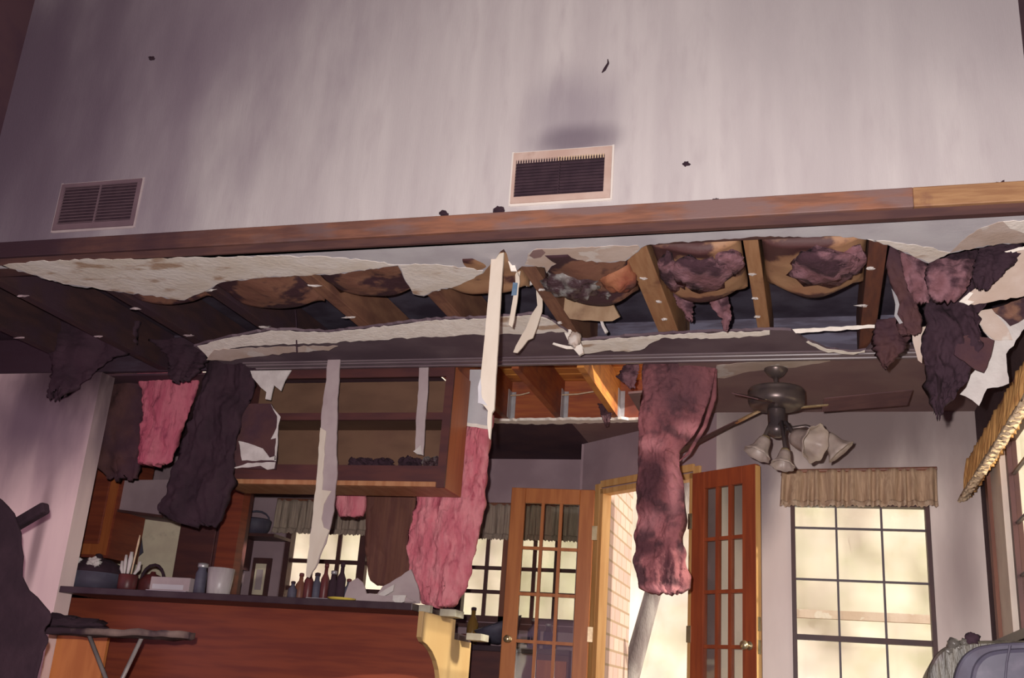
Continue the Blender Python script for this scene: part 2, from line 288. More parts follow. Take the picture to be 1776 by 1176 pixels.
# ------------------------------------------------------------------ the room shell
struct(MB().box(-6.2, 1.3, 3.3, 9.0, -.12, 0).build('floor', M['carpet']))
struct(MB().box(-4.3, 1.3, -1.5, 3.3, -.62, -.5).build('floor', M['carpet']))
struct(MB().box(-4.3, 1.3, 3.18, 3.3, -.5, -.12).build('trim_8', M['frame_br']))
struct(MB().box(-4.25, 1.0, 3.95, 4.05, 2.478, 5.2).build('wall_front', M['wall']))
struct(MB().box(-4.25, -4.13, -1.5, 3.95, -.5, 5.2).build('wall_left', M['ceil_dark']))
wr = struct(MB().box(.835, .95, -1.5, 3.18, -.5, 5.2).box(.835, .95, 3.18, 3.95, 2.445, 5.2).build('wall_right', M['ceil_dark']))
struct(MB().box(-4.25, .95, -1.5, 4.05, 5.2, 5.3).build('ceiling', M['ceil_sooty']))
struct(MB().box(-4.25, .95, -1.6, -1.5, 1.7, 5.2).build('wall_light_block', M['ceil_sooty']))  # unseen upper back wall, added to limit sky light entering from behind
struct(MB().box(.95, 1.05, 3.18, 3.96, -.12, 2.445).build('wall_right', M['dwall']))
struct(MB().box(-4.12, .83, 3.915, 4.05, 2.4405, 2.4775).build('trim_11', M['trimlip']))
JX = Y(1585, 360, 3.90).x
struct(MB().box(-4.12, JX, 3.897, 3.95, 2.478, 2.562).build('trim_1', M['trim'], bevel=.004))
struct(MB().box(JX, .83, 3.897, 3.95, 2.478, 2.562).build('trim_2', M['trim2'], bevel=.004))
# near strip of the torn dropped ceiling
edge = [(2, 461), (110, 493), (215, 507), (320, 521), (345, 510), (385, 490), (460, 481), (520, 479), (580, 476), (690, 461), (700, 482), (716, 510), (735, 514), (758, 504), (790, 497), (838, 474), (868, 436),
        (874, 432), (882, 452), (896, 470), (905, 462), (945, 464), (948, 474), (956, 462), (985, 452), (1050, 455), (1085, 453), (1112, 430), (1128, 424), (1290, 413), (1312, 410), (1480, 411), (1540, 425), (1610, 457), (1645, 440), (1690, 431), (1730, 424), (1776, 420)]
near = [V((-4.12, 3.95, 2.45))] + [Z(*q, 2.44) for q in torn(edge, 8, 1.6, 3, False)] + [V((.83, 4.2, 2.44)), V((.83, 3.95, 2.44))]
near = [V((p.x, p.y, 2.44)) for p in near]
cn = struct(MB().prism(near, (0, 0, .014)).build('ceiling', M['paint']))
def layer(pts, m, parent=cn, z=2.4385, t=.0015, seed=1, name='torn_paper', amp=1.6, step=8):
    return MB().prism([Z(*q, z) for q in torn(pts, step, amp, seed)], (0, 0, -t)).build(name, m, parent)
layer([(6, 460), (60, 453), (170, 449), (250, 450), (330, 446), (430, 445), (560, 444), (650, 453), (690, 459), (580, 475), (520, 478), (460, 480), (385, 489), (345, 509), (320, 520), (215, 506), (110, 492)], M['gyp'], seed=4)
layer([(690, 459), (720, 457), (780, 461), (838, 469), (836, 474), (790, 496), (758, 503), (735, 512), (717, 509), (701, 481)], M['gyp'], seed=5)
layer([(910, 459), (916, 440), (930, 431), (985, 430), (1050, 427), (1106, 425), (1110, 430), (1085, 452), (1050, 454), (985, 451), (956, 461), (948, 472), (944, 462)], M['gyp2'], seed=6)
layer([(918, 443), (925, 434), (940, 432), (946, 438), (938, 446), (926, 448)], M['ceil_din'], seed=7, z=2.4368, name='water_stain')
layer([(1505, 415), (1560, 421), (1610, 428), (1648, 438), (1611, 455), (1542, 424)], M['gyp'], seed=8)
layer([(1648, 438), (1680, 408), (1705, 394), (1740, 384), (1790, 387), (1790, 421), (1730, 423), (1690, 430)], M['gyp2'], seed=9)
layer([(1740, 384), (1776, 382), (1800, 385), (1800, 402), (1776, 404), (1752, 396)], M['edge'], seed=10, z=2.4366, name='bare_patch')
# far strip and its mouldings
fe = [(336, 601), (395, 585), (470, 572), (520, 574), (570, 576), (640, 568), (740, 555), (830, 552), (880, 549), (925, 545), (950, 552), (985, 576), (1010, 590), (1100, 583), (1160, 579), (1335, 572), (1372, 574), (1400, 592), (1432, 605), (1480, 612), (1502, 608), (1515, 594), (1545, 588), (1580, 598), (1596, 612)]
fp = [Z(*q, 2.44) for q in torn(fe, 8, 1.4, 12, False)]
fp += [V((fp[-1].x, 5.64, 2.44)), V((fp[0].x, 5.64, 2.44))]
cf = struct(MB().prism(fp, (0, 0, .014)).build('ceiling', M['ceil_sooty']))
def T(u, v, dz=0):                                # slightly sagging, tilted layer at the far torn edge
    r = ray(u, v); return EYE + r * ((2.5695 + dz) / (r.z + .15 * r.y))
def lay2(pts, m, s, nm='torn_paper', z=2.4385): return MB().prism([T(*q, z - 2.4385) for q in torn(pts, 8, 1.6, s)], (0, 0, -.0015)).build(nm, m, cf)
lay2([(342, 600), (398, 586), (470, 573), (570, 577), (640, 569), (740, 556), (830, 553), (880, 550), (925, 546), (950, 553), (985, 577), (975, 575), (920, 578), (830, 580), (740, 584), (640, 590), (560, 595), (460, 598), (400, 604), (362, 622)], M['edge'], 13)
lay2([(358, 624), (372, 606), (420, 604), (500, 601), (586, 600), (570, 608), (500, 612), (430, 620), (400, 626)], M['gyp2'], 14, z=2.4366)
lay2([(860, 551), (925, 546), (950, 553), (985, 577), (960, 574), (925, 578), (866, 580)], M['gyp'], 15, z=2.4366)
lay2([(1003, 614), (1012, 592), (1090, 590), (1150, 584), (1135, 592), (1118, 604), (1090, 610), (1050, 608), (1022, 613)], M['gyp'], 16)
lay2([(1160, 580), (1335, 573), (1335, 580), (1290, 584), (1240, 587), (1160, 586), (1100, 589), (1010, 598), (1008, 592)], M['edge'], 17, z=2.4366, nm='broken_edge')
lay2([(1398, 593), (1402, 591), (1434, 605), (1480, 611), (1500, 607), (1500, 611), (1480, 615), (1430, 609)], M['edge'], 18, z=2.4366, nm='broken_edge')
# crown moulding along the far edge
def moulding(name, x0, x1, prof, y0, z0, m):
    a = [V((x0, y0 + p, z0 + q)) for p, q in prof]
    return struct(MB().prism(a, (x1 - x0, 0, 0)).build(name, m))
MP = [(0, 0), (0, -.006), (.006, -.009), (.022, -.010), (.024, -.016), (.044, -.020), (.058, -.021), (.060, -.028), (.085, -.028), (.085, 0)]
M['mould'] = mat('smoked_moulding', (.19, .145, .155), (.14, .10, .115), 4., (.6, 1, 1), .35)
moulding('trim_3', Y(430, 632, 5.58).x, Y(1596, 610, 5.58).x, MP, 5.515, 2.44, M['mould'])
# plenum above: deck and rim board
struct(MB().box(-6.2, 1.2, 4.06, 5.78, 2.70, 2.73).build('ceiling', M['deck']))
struct(MB().box(-6.2, .94, 5.70, 5.74, 2.455, 2.70).build('trim_4', M['rim']))
# kitchen and dining ceilings
struct(MB().prism([V((x, y, 2.44)) for x, y in ((-6.2, 5.75), (-2.26, 5.75), (-2.26, 6.98), (-1.66, 6.98), (-1.66, 8.2), (-6.2, 8.2))], (0, 0, .014)).build('ceiling', M['ceil_dark']))
dc = struct(MB().prism([V((x, y, 2.44)) for x, y in ((-.74, 5.645), (.95, 5.645), (.95, 6.8), (-.6, 6.8), (-1.66, 7.68), (-1.66, 6.98), (-1.13, 6.98), (-1.13, 6.3), (-.74, 6.2))], (0, 0, .014)).build('ceiling', M['ceil_din']))
MB().prism([Z(*q, 2.4385) for q in torn([(1238, 655), (1243, 633), (1330, 626), (1430, 621), (1440, 626), (1380, 637), (1300, 644), (1256, 656)], 10, .8, 19)], (0, 0, -.0015)).build('clean_patch', M['gyp2'], dc)
# hole in the kitchen ceiling: pine deck, ledger
b = MB()
for k in range(11): b.box(-2.6, -.6, 5.78 + k * .13, 5.78 + k * .13 + .124, 2.74 + (k % 2) * .001, 2.78)
b.box(-2.6, -.6, 5.78, 7.2, 2.765, 2.79); struct(b.build('ceiling', M['pineceil'], bevel=.004))
struct(MB().box(-2.35, -1.0, 6.99, 7.03, 2.455, 2.74).build('trim_5', M['pinered']))
struct(MB().prism([Z(*q, 2.437) for q in torn([(850, 728), (870, 730), (940, 729), (1040, 728), (1114, 728), (1114, 733), (1040, 734), (940, 736), (850, 734)], 6, 1., 20)], (0, 0, .018)).build('trim_6', M['edge']))
# walls round the back
W2 = 8.2
def wall_holes(x0, x1, z1, y, t, holes, m, name):
    b = MB(); hs = sorted(holes); xx = x0
    for (a, c, zb, zt) in hs:
        b.box(xx, a, y, y + t, 0, z1); b.box(a, c, y, y + t, 0, zb); b.box(a, c, y, y + t, zt, z1); xx = c
    b.box(xx, x1, y, y + t, 0, z1); return struct(b.build(name, m))
KW = [(-4.42, -2.98, 1.12, 1.98), (-2.83, -1.78, 1.12, 1.98)]
wall_holes(-6.2, -1.5, 2.44, W2, .2, KW, M['kwall'], 'wall_back')
DW = (-.16, .655, .32, 1.86)
wall_holes(-.62, 1.0, 2.44, 6.76, .12, [DW], M['dwall'], 'wall_dining')
A = V((-.62, 6.76, 0)); B = V((-1.7, 7.65, 0)); dirw = (B - A).normalized(); nw = V((dirw.y, -dirw.x, 0))
if nw.y < 0: nw = -nw
tw = lambda u: (A.y - u * A.x) 
def on_wall(p): d = (V((p[0], p[1], 0)) - A).dot(dirw); return A + dirw * d
Lj, Rj = on_wall((-1.51, 7.5)), on_wall((-.77, 6.88))
b = MB()
for p, q, z0, z1 in ((A, Rj, 0, 2.44), (Lj, B, 0, 2.44), (Rj, Lj, 2.06, 2.44)):
    b.prism([p + V((0, 0, z0)), q + V((0, 0, z0)), q + V((0, 0, z1)), p + V((0, 0, z1))], nw * .05)
struct(b.build('wall_angled', M['kwall']))
struct(MB().box(-1.72, -1.58, 7.66, 8.2, 0, 2.44).build('wall_return', M['kwall']))
struct(MB().box(-1.58, -1.475, 7.60, 8.62, -.1, 2.7).build('wall_brick', M['brick']))
wall_holes_r = MB()
RX = .95
for (y0, y1, z0, z1) in ((3.97, 4.45, 0, 2.76), (6.36, 6.88, 0, 2.76), (4.45, 6.36, 0, 1.02), (4.45, 6.36, 2.12, 2.76)): wall_holes_r.box(RX, RX + .12, y0, y1, z0, z1)
struct(wall_holes_r.build('wall_right', M['rwall']))
struct(MB().box(-6.2, -4.57, 5.66, 5.8, 0, 2.44).build('wall_left', M['lwall']))
struct(MB().box(-6.3, -6.2, 3.95, 8.3, 0, 2.75).build('wall_left', M['ceil_dark']))
# baseboard-like casing of the doorway
b = MB()
for p in (Lj, Rj):
    s = 1 if p is Lj else -1
    b.prism([p + nw * -.02, p + dirw * (-s * .035) + nw * -.02, p + dirw * (-s * .035) + nw * .06, p + nw * .06], (0, 0, 2.06))
b.prism([Rj + V((0, 0, 2.06)) + nw * -.02, Lj + V((0, 0, 2.06)) + nw * -.02, Lj + V((0, 0, 2.02)) + nw * -.02, Rj + V((0, 0, 2.02)) + nw * -.02], nw * .08)
struct(b.build('trim_7', M['jamb'], bevel=.003))
b = MB()
b.prism([Lj + nw * -.022 , Lj + dirw * .06 + nw * -.022, Lj + dirw * .06 + nw * -.002, Lj + nw * -.002], (0, 0, 2.10))
b.prism([Rj + nw * -.022, Rj - dirw * .06 + nw * -.022, Rj - dirw * .06 + nw * -.002, Rj + nw * -.002], (0, 0, 2.10))
b.prism([Rj + V((0, 0, 2.07)) + nw * -.022, Lj + V((0, 0, 2.07)) + nw * -.022, Lj + V((0, 0, 2.12)) + nw * -.022, Rj + V((0, 0, 2.12)) + nw * -.022], nw * .02)
struct(b.build('trim_9', M['jamb'], bevel=.003))

# ------------------------------------------------------------------ windows
def window(name, x0, x1, z0, z1, y, cols, rows, fw, mw, mf, mm, meet=None):
    r = struct(bpy.data.objects.new(name, None)); C.objects.link(r); r.location = ((x0+x1)/2, y, z0); r['base'] = list(r.location)
    b = MB(); b.box(x0, x0+fw, y-.02, y+.06, z0, z1); b.box(x1-fw, x1, y-.02, y+.06, z0, z1); b.box(x0+fw, x1-fw, y-.02, y+.06, z0, z0+fw); b.box(x0+fw, x1-fw, y-.02, y+.06, z1-fw, z1)
    b.build('window_frame', mf, r)
    if meet: MB().box(x0+fw, x1-fw, y, y+.05, meet-.016, meet+.016).build('meeting_rail', mf, r)
    b = MB()
    for c in cols: b.box(c-mw/2, c+mw/2, y+.02, y+.04, z0+fw, z1-fw)
    for z in rows: b.box(x0+fw, x1-fw, y+.021, y+.039, z-mw/2, z+mw/2)
    b.build('muntin', mm, r)
    MB().box(x0+fw, x1-fw, y+.028, y+.032, z0+fw, z1-fw).build('pane', M['glass'], r)
    return r
window('window_1', *DW, 6.76, [.112, .378], [1.70, 1.385, .70], .026, .013, M['frame_dk'], M['muntin'], 1.04)
window('window_2', *KW[0], W2 + .04, [-4.17, -3.93, -3.46, -3.22], [1.55, 1.32], .05, .035, M['frame_dk'], M['frame_dk'])
window('window_3', *KW[1], W2 + .04, [-2.60, -2.2, -2.02], [1.55, 1.36], .05, .03, M['frame_dk'], M['frame_dk'])
MB().box(-3.73, -3.66, W2 + .03, W2 + .09, 1.12, 1.98).build('mullion', M['frame_dk'], bpy.data.objects['window_2'])
MB().box(-2.46, -2.36, W2 + .02, W2 + .09, 1.12, 1.98).build('mullion', M['frame_br'], bpy.data.objects['window_3'])
MB().box(-4.5, -1.72, W2 - .06, W2, 1.07, 1.11).build('window_sill', M['frame_dk'], bpy.data.objects['window_2'])
# right-hand window in the side wall
r = struct(bpy.data.objects.new('window_4', None)); C.objects.link(r); r.location = (RX, 5.4, 1.02); r['base'] = list(r.location)
b = MB(); b.box(RX - .02, RX + .10, 6.36, 6.44, 1.02, 2.12); b.box(RX - .02, RX + .06, 4.45, 4.52, 1.02, 2.12); b.box(RX - .02, RX + .06, 4.45, 6.44, 2.10, 2.16); b.build('casing', M['frame_br'], r)
MB().box(RX + .0, RX + .11, 6.02, 6.36, 1.04, 2.12).build('white_jamb', M['frame_wh'], r)
b = MB()
b.box(RX + .03, RX + .08, 5.96, 6.02, 1.04, 2.1); b.box(RX + .03, RX + .08, 4.52, 4.57, 1.04, 2.1); b.box(RX + .03, RX + .08, 4.57, 5.96, 1.04, 1.08); b.box(RX + .03, RX + .08, 4.57, 5.96, 2.06, 2.1); b.build('window_frame', M['frame_dk'], r)
b = MB()
for z in (1.35, 1.62, 1.88): b.box(RX + .045, RX + .065, 4.57, 5.96, z-.006, z+.006)
for yy in (5.05, 5.5): b.box(RX + .046, RX + .064, yy-.006, yy+.006, 1.08, 2.06)
b.build('muntin', M['muntin'], r)
MB().box(RX + .053, RX + .057, 4.57, 5.96, 1.08, 2.06).build('pane', M['glass'], r)
MB().box(RX - .05, RX + .02, 4.40, 6.50, 1.0, 1.045).build('window_sill', M['top'], r)

# ------------------------------------------------------------------ French doors
def leaf(name, hinge, free, h, m, knob_side, mats_hinge=True):
    p, q = V(hinge), V(free); a = (q - p); wd = a.length; a.normalize(); n = V((-a.y, a.x, 0))
    if n.y > 0: n = -n                                   # n points to the room
    r = struct(bpy.data.objects.new(name, None)); C.objects.link(r); r.location = p; r['base'] = list(p)
    P = lambda s, z, d=0: p + a * s + n * d + V((0, 0, z))
    def bx(b, s0, s1, z0, z1, t=.04): b.obox(P((s0+s1)/2, (z0+z1)/2), a * (s1-s0)/2, n * t/2, V((0, 0, (z1-z0)/2)))
    sw = .105; g0, g1, zb, zt = sw, wd - sw, .30, h - .11
    b = MB(); bx(b, 0, sw, .02, h); bx(b, wd - sw, wd, .02, h); bx(b, sw, wd - sw, h - .11, h); bx(b, sw, wd - sw, .02, zb); b.build('door_frame', m, r, bevel=.004)
    b = MB()
    for k in (1, 2): s = g0 + (g1-g0)*k/3; bx(b, s-.011, s+.011, zb, zt, .03)
    for k in (1, 2, 3, 4): z = zb + (zt-zb)*k/5; bx(b, g0, g1, z-.011, z+.011, .028)
    b.build('muntin', m, r)
    b = MB(); bx(b, g0, g1, zb, zt, .004); b.build('pane', M['glass'], r)
    k = MB(); ax = n
    k.lathe([(.026, .02), (.026, .026), (.010, .028), (.010, .05), (.024, .056), (.028, .068), (.024, .08), (.008, .086)], P(wd - .05, .955), ax, 16)
    k.build('door_knob', M['brass'], r, True)
    for z in (.35, 1.02, 1.72):
        bb = MB(); bb.obox(P(-.012, z, .012), a * .018, n * .012, V((0, 0, .05))); bb.build('hinge', M['brass'], r)
    return r
leaf('door_1', (-1.545, 7.39, 0), (-2.155, 7.34, 0), 2.03, M['door'], 1)
l2 = leaf('door_2', (-.762, 6.775, 0), (-.345, 6.46, 0), 2.03, M['door2'], 1)
e = MB()
ap = (V((-.345, 6.46, 0)) - V((-.762, 6.775, 0))).normalized()
e.obox(V((-.345, 6.46, 1.02)) + ap * .003, ap * .002, V((ap.y, -ap.x, 0)) * .021, V((0, 0, 1.0))); e.build('lit_latch_edge', M['jamb'], l2)  # pale overlay paints light onto the free edge of this leaf
for z in (.95, 1.08): MB().obox(V((-.345, 6.46, z)) + ap * .006, ap * .002, V((ap.y, -ap.x, 0)) * .014, V((0, 0, .04))).build('latch_plate', M['brass'], l2)

# ------------------------------------------------------------------ air vents
def vent(q, label, mframe, mslat, mline, teeth):
    pts = [Y(*p, 3.95) for p in q]; x0 = (pts[0].x + pts[3].x) / 2; x1 = (pts[1].x + pts[2].x) / 2; z1 = (pts[0].z + pts[1].z) / 2; z0 = (pts[2].z + pts[3].z) / 2
    r = thing('air_vent', label, 'vent', ((x0+x1)/2, 3.95, z0)); y = 3.95; fl, fr, ft, fb = (.014, .030, .036, .030) if teeth else (.02, .02, .02, .03)
    b = MB(); 
    b.box(x0-.009, x0, y-.005, y, z0-.009, z1+.009); b.box(x1, x1+.009, y-.005, y, z0-.009, z1+.009); b.box(x0, x1, y-.005, y, z0-.012, z0); b.box(x0, x1, y-.005, y, z1, z1+.006)
    b.build('paint_border', mline, r)
    b = MB(); b.box(x0, x0+fl, y-.012, y, z0, z1); b.box(x1-fr, x1, y-.012, y, z0, z1); b.box(x0+fl, x1-fr, y-.012, y, z0, z0+fb); b.box(x0+fl, x1-fr, y-.012, y, z1-ft, z1)
    b.build('vent_frame', mframe, r)
    MB().box(x0+fl, x1-fr, y-.002, y, z0+fb, z1-ft).build('duct_backing', M['slot'], r)
    n = 12; xa, xb, za, zb = x0+fl, x1-fr, z0+fb, z1-ft
    for k in range(n):
        z = za + (zb-za) * (k+.5)/n
        MB().obox(((xa+xb)/2, y-.007, z), ((xb-xa)/2, 0, 0), (0, .004, .004), (0, -.0007, .0007)).build('louver', mslat, r)
    MB().box((xa+xb)/2-.002, (xa+xb)/2+.002, y-.012, y-.002, za, zb).build('divider', mslat, r)
    if teeth:
        nt = 34
        for k in range(nt):
            x = xa + .006 + (xb-xa-.012) * k/(nt-1)
            MB().box(x-.0024, x+.0024, y-.0125, y-.010, zb-.018, zb+.002).build('damper_tooth', M['lace'] if k > 15 else M['vent'], r)
    return r
vent([(892, 268), (1061, 255), (1060, 346), (886, 353)], 'heat-browned metal air vent with black louvers and a row of pale damper teeth', M['vent'], M['slot'], M['caulk'], True)
vent([(108, 320), (247, 313), (233, 393), (95, 400)], 'soot-grey air vent with dark frame, on the darkest end of the upper wall', M['vent_dk'], M['vent_dk'], M['strip_gray'], False)

# soot flakes on the wall and trim
FL = [(1049, 115, 13, 'curled black soot flake stuck alone high on the upper wall'), (263, 101, 7, 'small round soot clot on the shaded end of the upper wall'), (1190, 284, 6, 'small soot clot on the pale wall beside the browned vent'),
      (864, 364, 10, 'largest black soot clump at the lower corner of the browned vent'), (769, 370, 8, 'spiky soot clump standing on the long red trim'), (1241, 349, 7, 'soot clump on the trim below the bare pale wall'), (1737, 321, 9, 'flat soot clump on the lighter end length of trim')]
for i, (u, v, s, lb) in enumerate(FL):
    p = Y(u, v, 3.945 if v < 300 else 3.935); k = s / 410.
    b = MB()
    if i == 0: b.tube([p + V((.012, 0, .035)), p + V((.016, -.006, .01)), p + V((0, -.004, -.02)), p + V((-.012, 0, -.032))], [.002, .005, .007, .002], 6)
    else:
        b.blob(p, (k, .008, k * .7), .6, 2.5, i, 10, 7); b.blob(p + V((k * .8, 0, -k * .3)), (k * .5, .006, k * .35), .6, 2.5, i + 9, 8, 6)
    tag(b.build('soot_clump', M['char'], loc=p), lb, 'soot', 'soot clumps on the upper wall')

# ------------------------------------------------------------------ joists and insulation between them
JL = [(-4.68, 'blackened ceiling joist deepest in the burnt corner'), (-4.12, 'blackened ceiling joist second from the burnt corner'), (-3.54, 'dark scorched joist crossing above the pink batt in the dark corner'), (-2.98, 'half-dark joist with white drywall scraps, over the left end of the torn ceiling'),
      (-2.375, 'brown joist above the hanging open cabinet, scraps at its end'), (-1.815, 'short-looking joist left of the tall white drywall strip'), (-1.25, 'joist just right of the tall white drywall strip, torn paper down its side'),
      (-.73, 'wide clean yellow joist with three white nail marks'), (-.24, 'narrow brown joist between the two sagging kraft batts'), (.27, 'dark red joist beside the burnt corner hanging')]
DK = (0, 1, 2, 3)
for i, (x, lb) in enumerate(JL):
    wd = {7: .105, 8: .062, 6: .07}.get(i, .075)
    r = thing('ceiling_joist', lb, 'joist', (x, 4.06, 2.456), 'ceiling joists in the torn ceiling')
    mm = M['joist_dk'] if i in DK else M['joist_red'] if i == 9 else M['joist_br'] if i < 7 else M['joist']
    _bm = MB().box(x - wd/2, x + wd/2, 4.06, 5.69, 2.456, 2.695).build('beam', mm, r, bevel=.003)
    rnd = random.Random(i)
    ys = [4.45, 4.75, 5.0] if i in (7, 8) else [rnd.uniform(4.3, 4.6), rnd.uniform(4.8, 5.05)]
    for yy in ys:
        MB().blob((x + rnd.uniform(-.4, .4) * wd, yy, 2.454), (.016 if i > 5 else .035, .012, .006), .9, 3, rnd.random() * 9, 8, 5).build('drywall_scrap', M['white'] if i > 2 else M['strip_gray'], _bm)
def sag_batt(x0, x1, y0, y1, sag, m, label, seed, drop=0.03, zt=2.50):
    def f(u, v, k):
        s = math.sin(math.pi * u) ** .55; lip = 1 - .75 * max(0, (v - .55) / .45) ** 2
        z = zt - drop - sag * s * (0.5 + .5 * v) * 1.0
        yy = y0 + (y1 - y0) * v * (.80 + .20 * s) 
        if v > .8: z += (v - .8) / .2 * .11 * s
        d = noise.noise(V((u * 2.5 + seed, v * 3, seed))) * .018
        return V((x0 + (x1 - x0) * u, yy, z + d + k * (.10 if 0 < v < 1 else .06)))
    o = MB().shell(f, 20, 20).build('insulation_batt', m, None, True, loc=((x0+x1)/2, y0, zt))
    return tag(o, label, 'insulation', 'kraft faced batts between the joists')
# (x between joists) - depth of the sagging length
sag_batt(-3.48, -3.05, 4.1, 4.6, .03, M['kraft_dk'], 'darkest kraft batt between the two blackened joists', 1)
sag_batt(-2.92, -2.44, 4.15, 4.72, .05, M['kraft_dk'], 'scorched kraft batt sagging above the left end of the cabinet', 2)
sag_batt(-2.31, -1.87, 4.1, 4.62, .03, M['kraft_dk'], 'brown and red kraft batt above the middle of the cabinet', 3)
sag_batt(-1.75, -1.31, 4.1, 4.62, .04, M['kraft'], 'kraft batt half hidden behind the tall white drywall strip', 4)
sag_batt(-1.19, -.80, 4.1, 4.78, .07, M['kraft_dk'], 'kraft batt with a blistered grey crust above a loose tan board', 5)
bA = sag_batt(-.66, -.285, 4.1, 4.75, .09, M['kraft'], 'sagging kraft batt torn open to pink-grey fluff, left of the narrow joist', 6)
bB = sag_batt(-.195, .225, 4.1, 4.72, .085, M['kraft'], 'sagging barrel-shaped kraft batt right of the narrow brown joist', 7)
# torn-out fluff lying on the two sagging batts and the crusted one
def lump(name, cs, m, parent, seed):
    b = MB()
    for i, (c, rr) in enumerate(cs): b.blob(c, rr, .45, 2.6, seed + i, 18, 12)
    return b.build(name, m, parent, True)
lump('exposed_fluff', [((-.60, 4.32, 2.42), (.05, .2, .035)), ((-.47, 4.30, 2.40), (.12, .16, .04)), ((-.35, 4.25, 2.43), (.07, .12, .035))], M['fluff'], bA, 3)
lump('exposed_fluff', [((.05, 4.28, 2.40), (.14, .17, .045)), ((.16, 4.3, 2.43), (.06, .14, .04))], M['fluff'], bB, 9)
cr = MB().blob(Y(996, 484, 4.45), (.15, .13, .085), .35, 3.2, 4, 36, 24).blob(Y(1052, 496, 4.55), (.045, .05, .055), .5, 3, 8, 18, 12)
ru = MB().blob(Y(1074, 474, 4.42), (.085, .12, .085), .3, 2.4, 6, 22, 14).build('scorched_red_bulge', M['rust'], bpy.data.objects['insulation_batt.004'], True)
cr.build('blistered_crust', M['crust'], bpy.data.objects['insulation_batt.004'], True)['label'] = 'blistered grey burnt crust'
bq = [(968, 522), (995, 510), (1050, 504), (1075, 550), (1062, 557), (1010, 556), (988, 553)]
tag(MB().prism([Y(u, v, 4.86 - (v - 500) * .0005) for u, v in torn(bq, 12, .8, 4)], (0, .02, .01)).build('loose_board', M['tan'], loc=Y(1020, 530, 4.86)), 'toasted tan board scrap hanging under the blistered grey crust', 'board')
MBt = MB().tube([Y(1040, 548, 4.85), Y(1046, 566, 4.86), Y(1052, 577, 4.86)], [.006, .009, .01], 6)
tag(MBt.build('hanging_scrap', M['white'], loc=Y(1040, 558, 4.78)), 'tiny white scrap dangling below the loose tan board', 'scrap')

# ------------------------------------------------------------------ generic hanging sheets
def hang(name, rows, yf, t, m, label, cat, seed=1, amp=.012, nsc=6., nu=14, nv=40, group=None, parent=None, round_=True, ragged=0.0, smooth=True):
    rows = sorted(rows)
    def edge(v):
        for (v0, a0, b0), (v1, a1, b1) in zip(rows, rows[1:]):
            if v <= v1: k = (v - v0) / max(1e-6, v1 - v0); return a0 + (a1-a0)*k, b0 + (b1-b0)*k
        return rows[-1][1:]
    v0, v1 = rows[0][0], rows[-1][0]
    def f(u, w, k):
        v = v0 + (v1 - v0) * w
        jl = noise.noise(V((seed, w * 14, 1))) * ragged; jr = noise.noise(V((seed, w * 14, 5))) * ragged; jb = noise.noise(V((seed, u * 7, 9))) * ragged * 1.6 * (1 if w > .9 else 0)
        a, b = edge(v); a += jl; b += jr
        p = Y(a + (b - a) * u, v + jb, yf(v) if callable(yf) else yf)
        prof = (1 - abs(2*u - 1) ** 3) if round_ else 1
        th = t * (.25 + .75 * prof)
        d = noise.fractal(V((p.x, p.y, p.z * .5)) * nsc + V((seed, k * 7, 0)), .6, 2.15, 6) * amp
        dx = noise.noise(p * nsc * .8 + V((seed + 5, 0, k))) * amp * .6
        return p + V((dx, (-th / 2 if k == 0 else th / 2) + d, 0))
    o = MB().shell(f, nu, nv).build(name, m, parent, smooth, loc=None if parent else Y(rows[0][1], rows[0][0], yf(v0) if callable(yf) else yf))
    return tag(o, label, cat, group) if not parent else o

GI = 'insulation hanging from the torn ceilings'
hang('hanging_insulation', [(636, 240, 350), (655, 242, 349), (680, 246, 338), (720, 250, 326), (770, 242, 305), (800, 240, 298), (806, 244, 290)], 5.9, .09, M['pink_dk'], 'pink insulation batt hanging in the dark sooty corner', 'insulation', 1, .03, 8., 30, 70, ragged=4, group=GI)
hang('hanging_insulation', [(652, 578, 630), (780, 578, 632), (850, 580, 633), (880, 582, 634), (896, 588, 630)], 6.32, .07, M['pink'], 'small pink insulation end showing just under the hanging cabinet', 'insulation', 2, .02, 8., ragged=3, group=GI)
cen = hang('hanging_insulation', [(720, 800, 853), (745, 800, 853), (800, 760, 848), (850, 726, 842), (900, 717, 835), (945, 707, 826), (985, 712, 818), (1020, 722, 808), (1047, 730, 795), (1052, 745, 788)], lambda v: 6.10, .10, M['pink'], 'bright pink insulation batt hanging down onto the end of the bar', 'insulation', 3, .034, 8., 44, 130, ragged=4, group=GI)
hang('hanging_insulation', [(628, 1118, 1243), (660, 1116, 1240), (700, 1112, 1228), (735, 1110, 1218), (760, 1108, 1200), (785, 1108, 1178), (840, 1106, 1183), (890, 1104, 1186), (940, 1102, 1184), (970, 1098, 1188), (1000, 1104, 1196), (1020, 1112, 1194), (1030, 1130, 1180)], lambda v: 5.80, .10, M['charpink'], 'long charred pink and black insulation batt hanging before the open doorway', 'insulation', 4, .036, 8., 44, 150, ragged=5, group=GI)
MB().tube([Y(1242, 640, 5.78), Y(1238, 690, 5.78), Y(1222, 740, 5.78), Y(1195, 785, 5.78), Y(1178, 800, 5.78)], [.006, .016, .012, .010, .004], 8).build('peeled_facing', M['charpink'], bpy.data.objects['hanging_insulation.003'], True)
hang('hanging_kraft_sheet', [(655, 640, 716), (790, 632, 722), (850, 633, 722), (900, 634, 720), (950, 634, 716), (985, 637, 714), (1006, 642, 710), (1016, 655, 700)], 6.42, .02, mat('brown_kraft_fall', (.155, .065, .045), (.11, .042, .034), 4., (8, 8, .4), .8, bump=.2), 'dark brown kraft sheet hanging before the kitchen window beside the pink batt', 'kraft paper', 5, .02, 5., ragged=3)
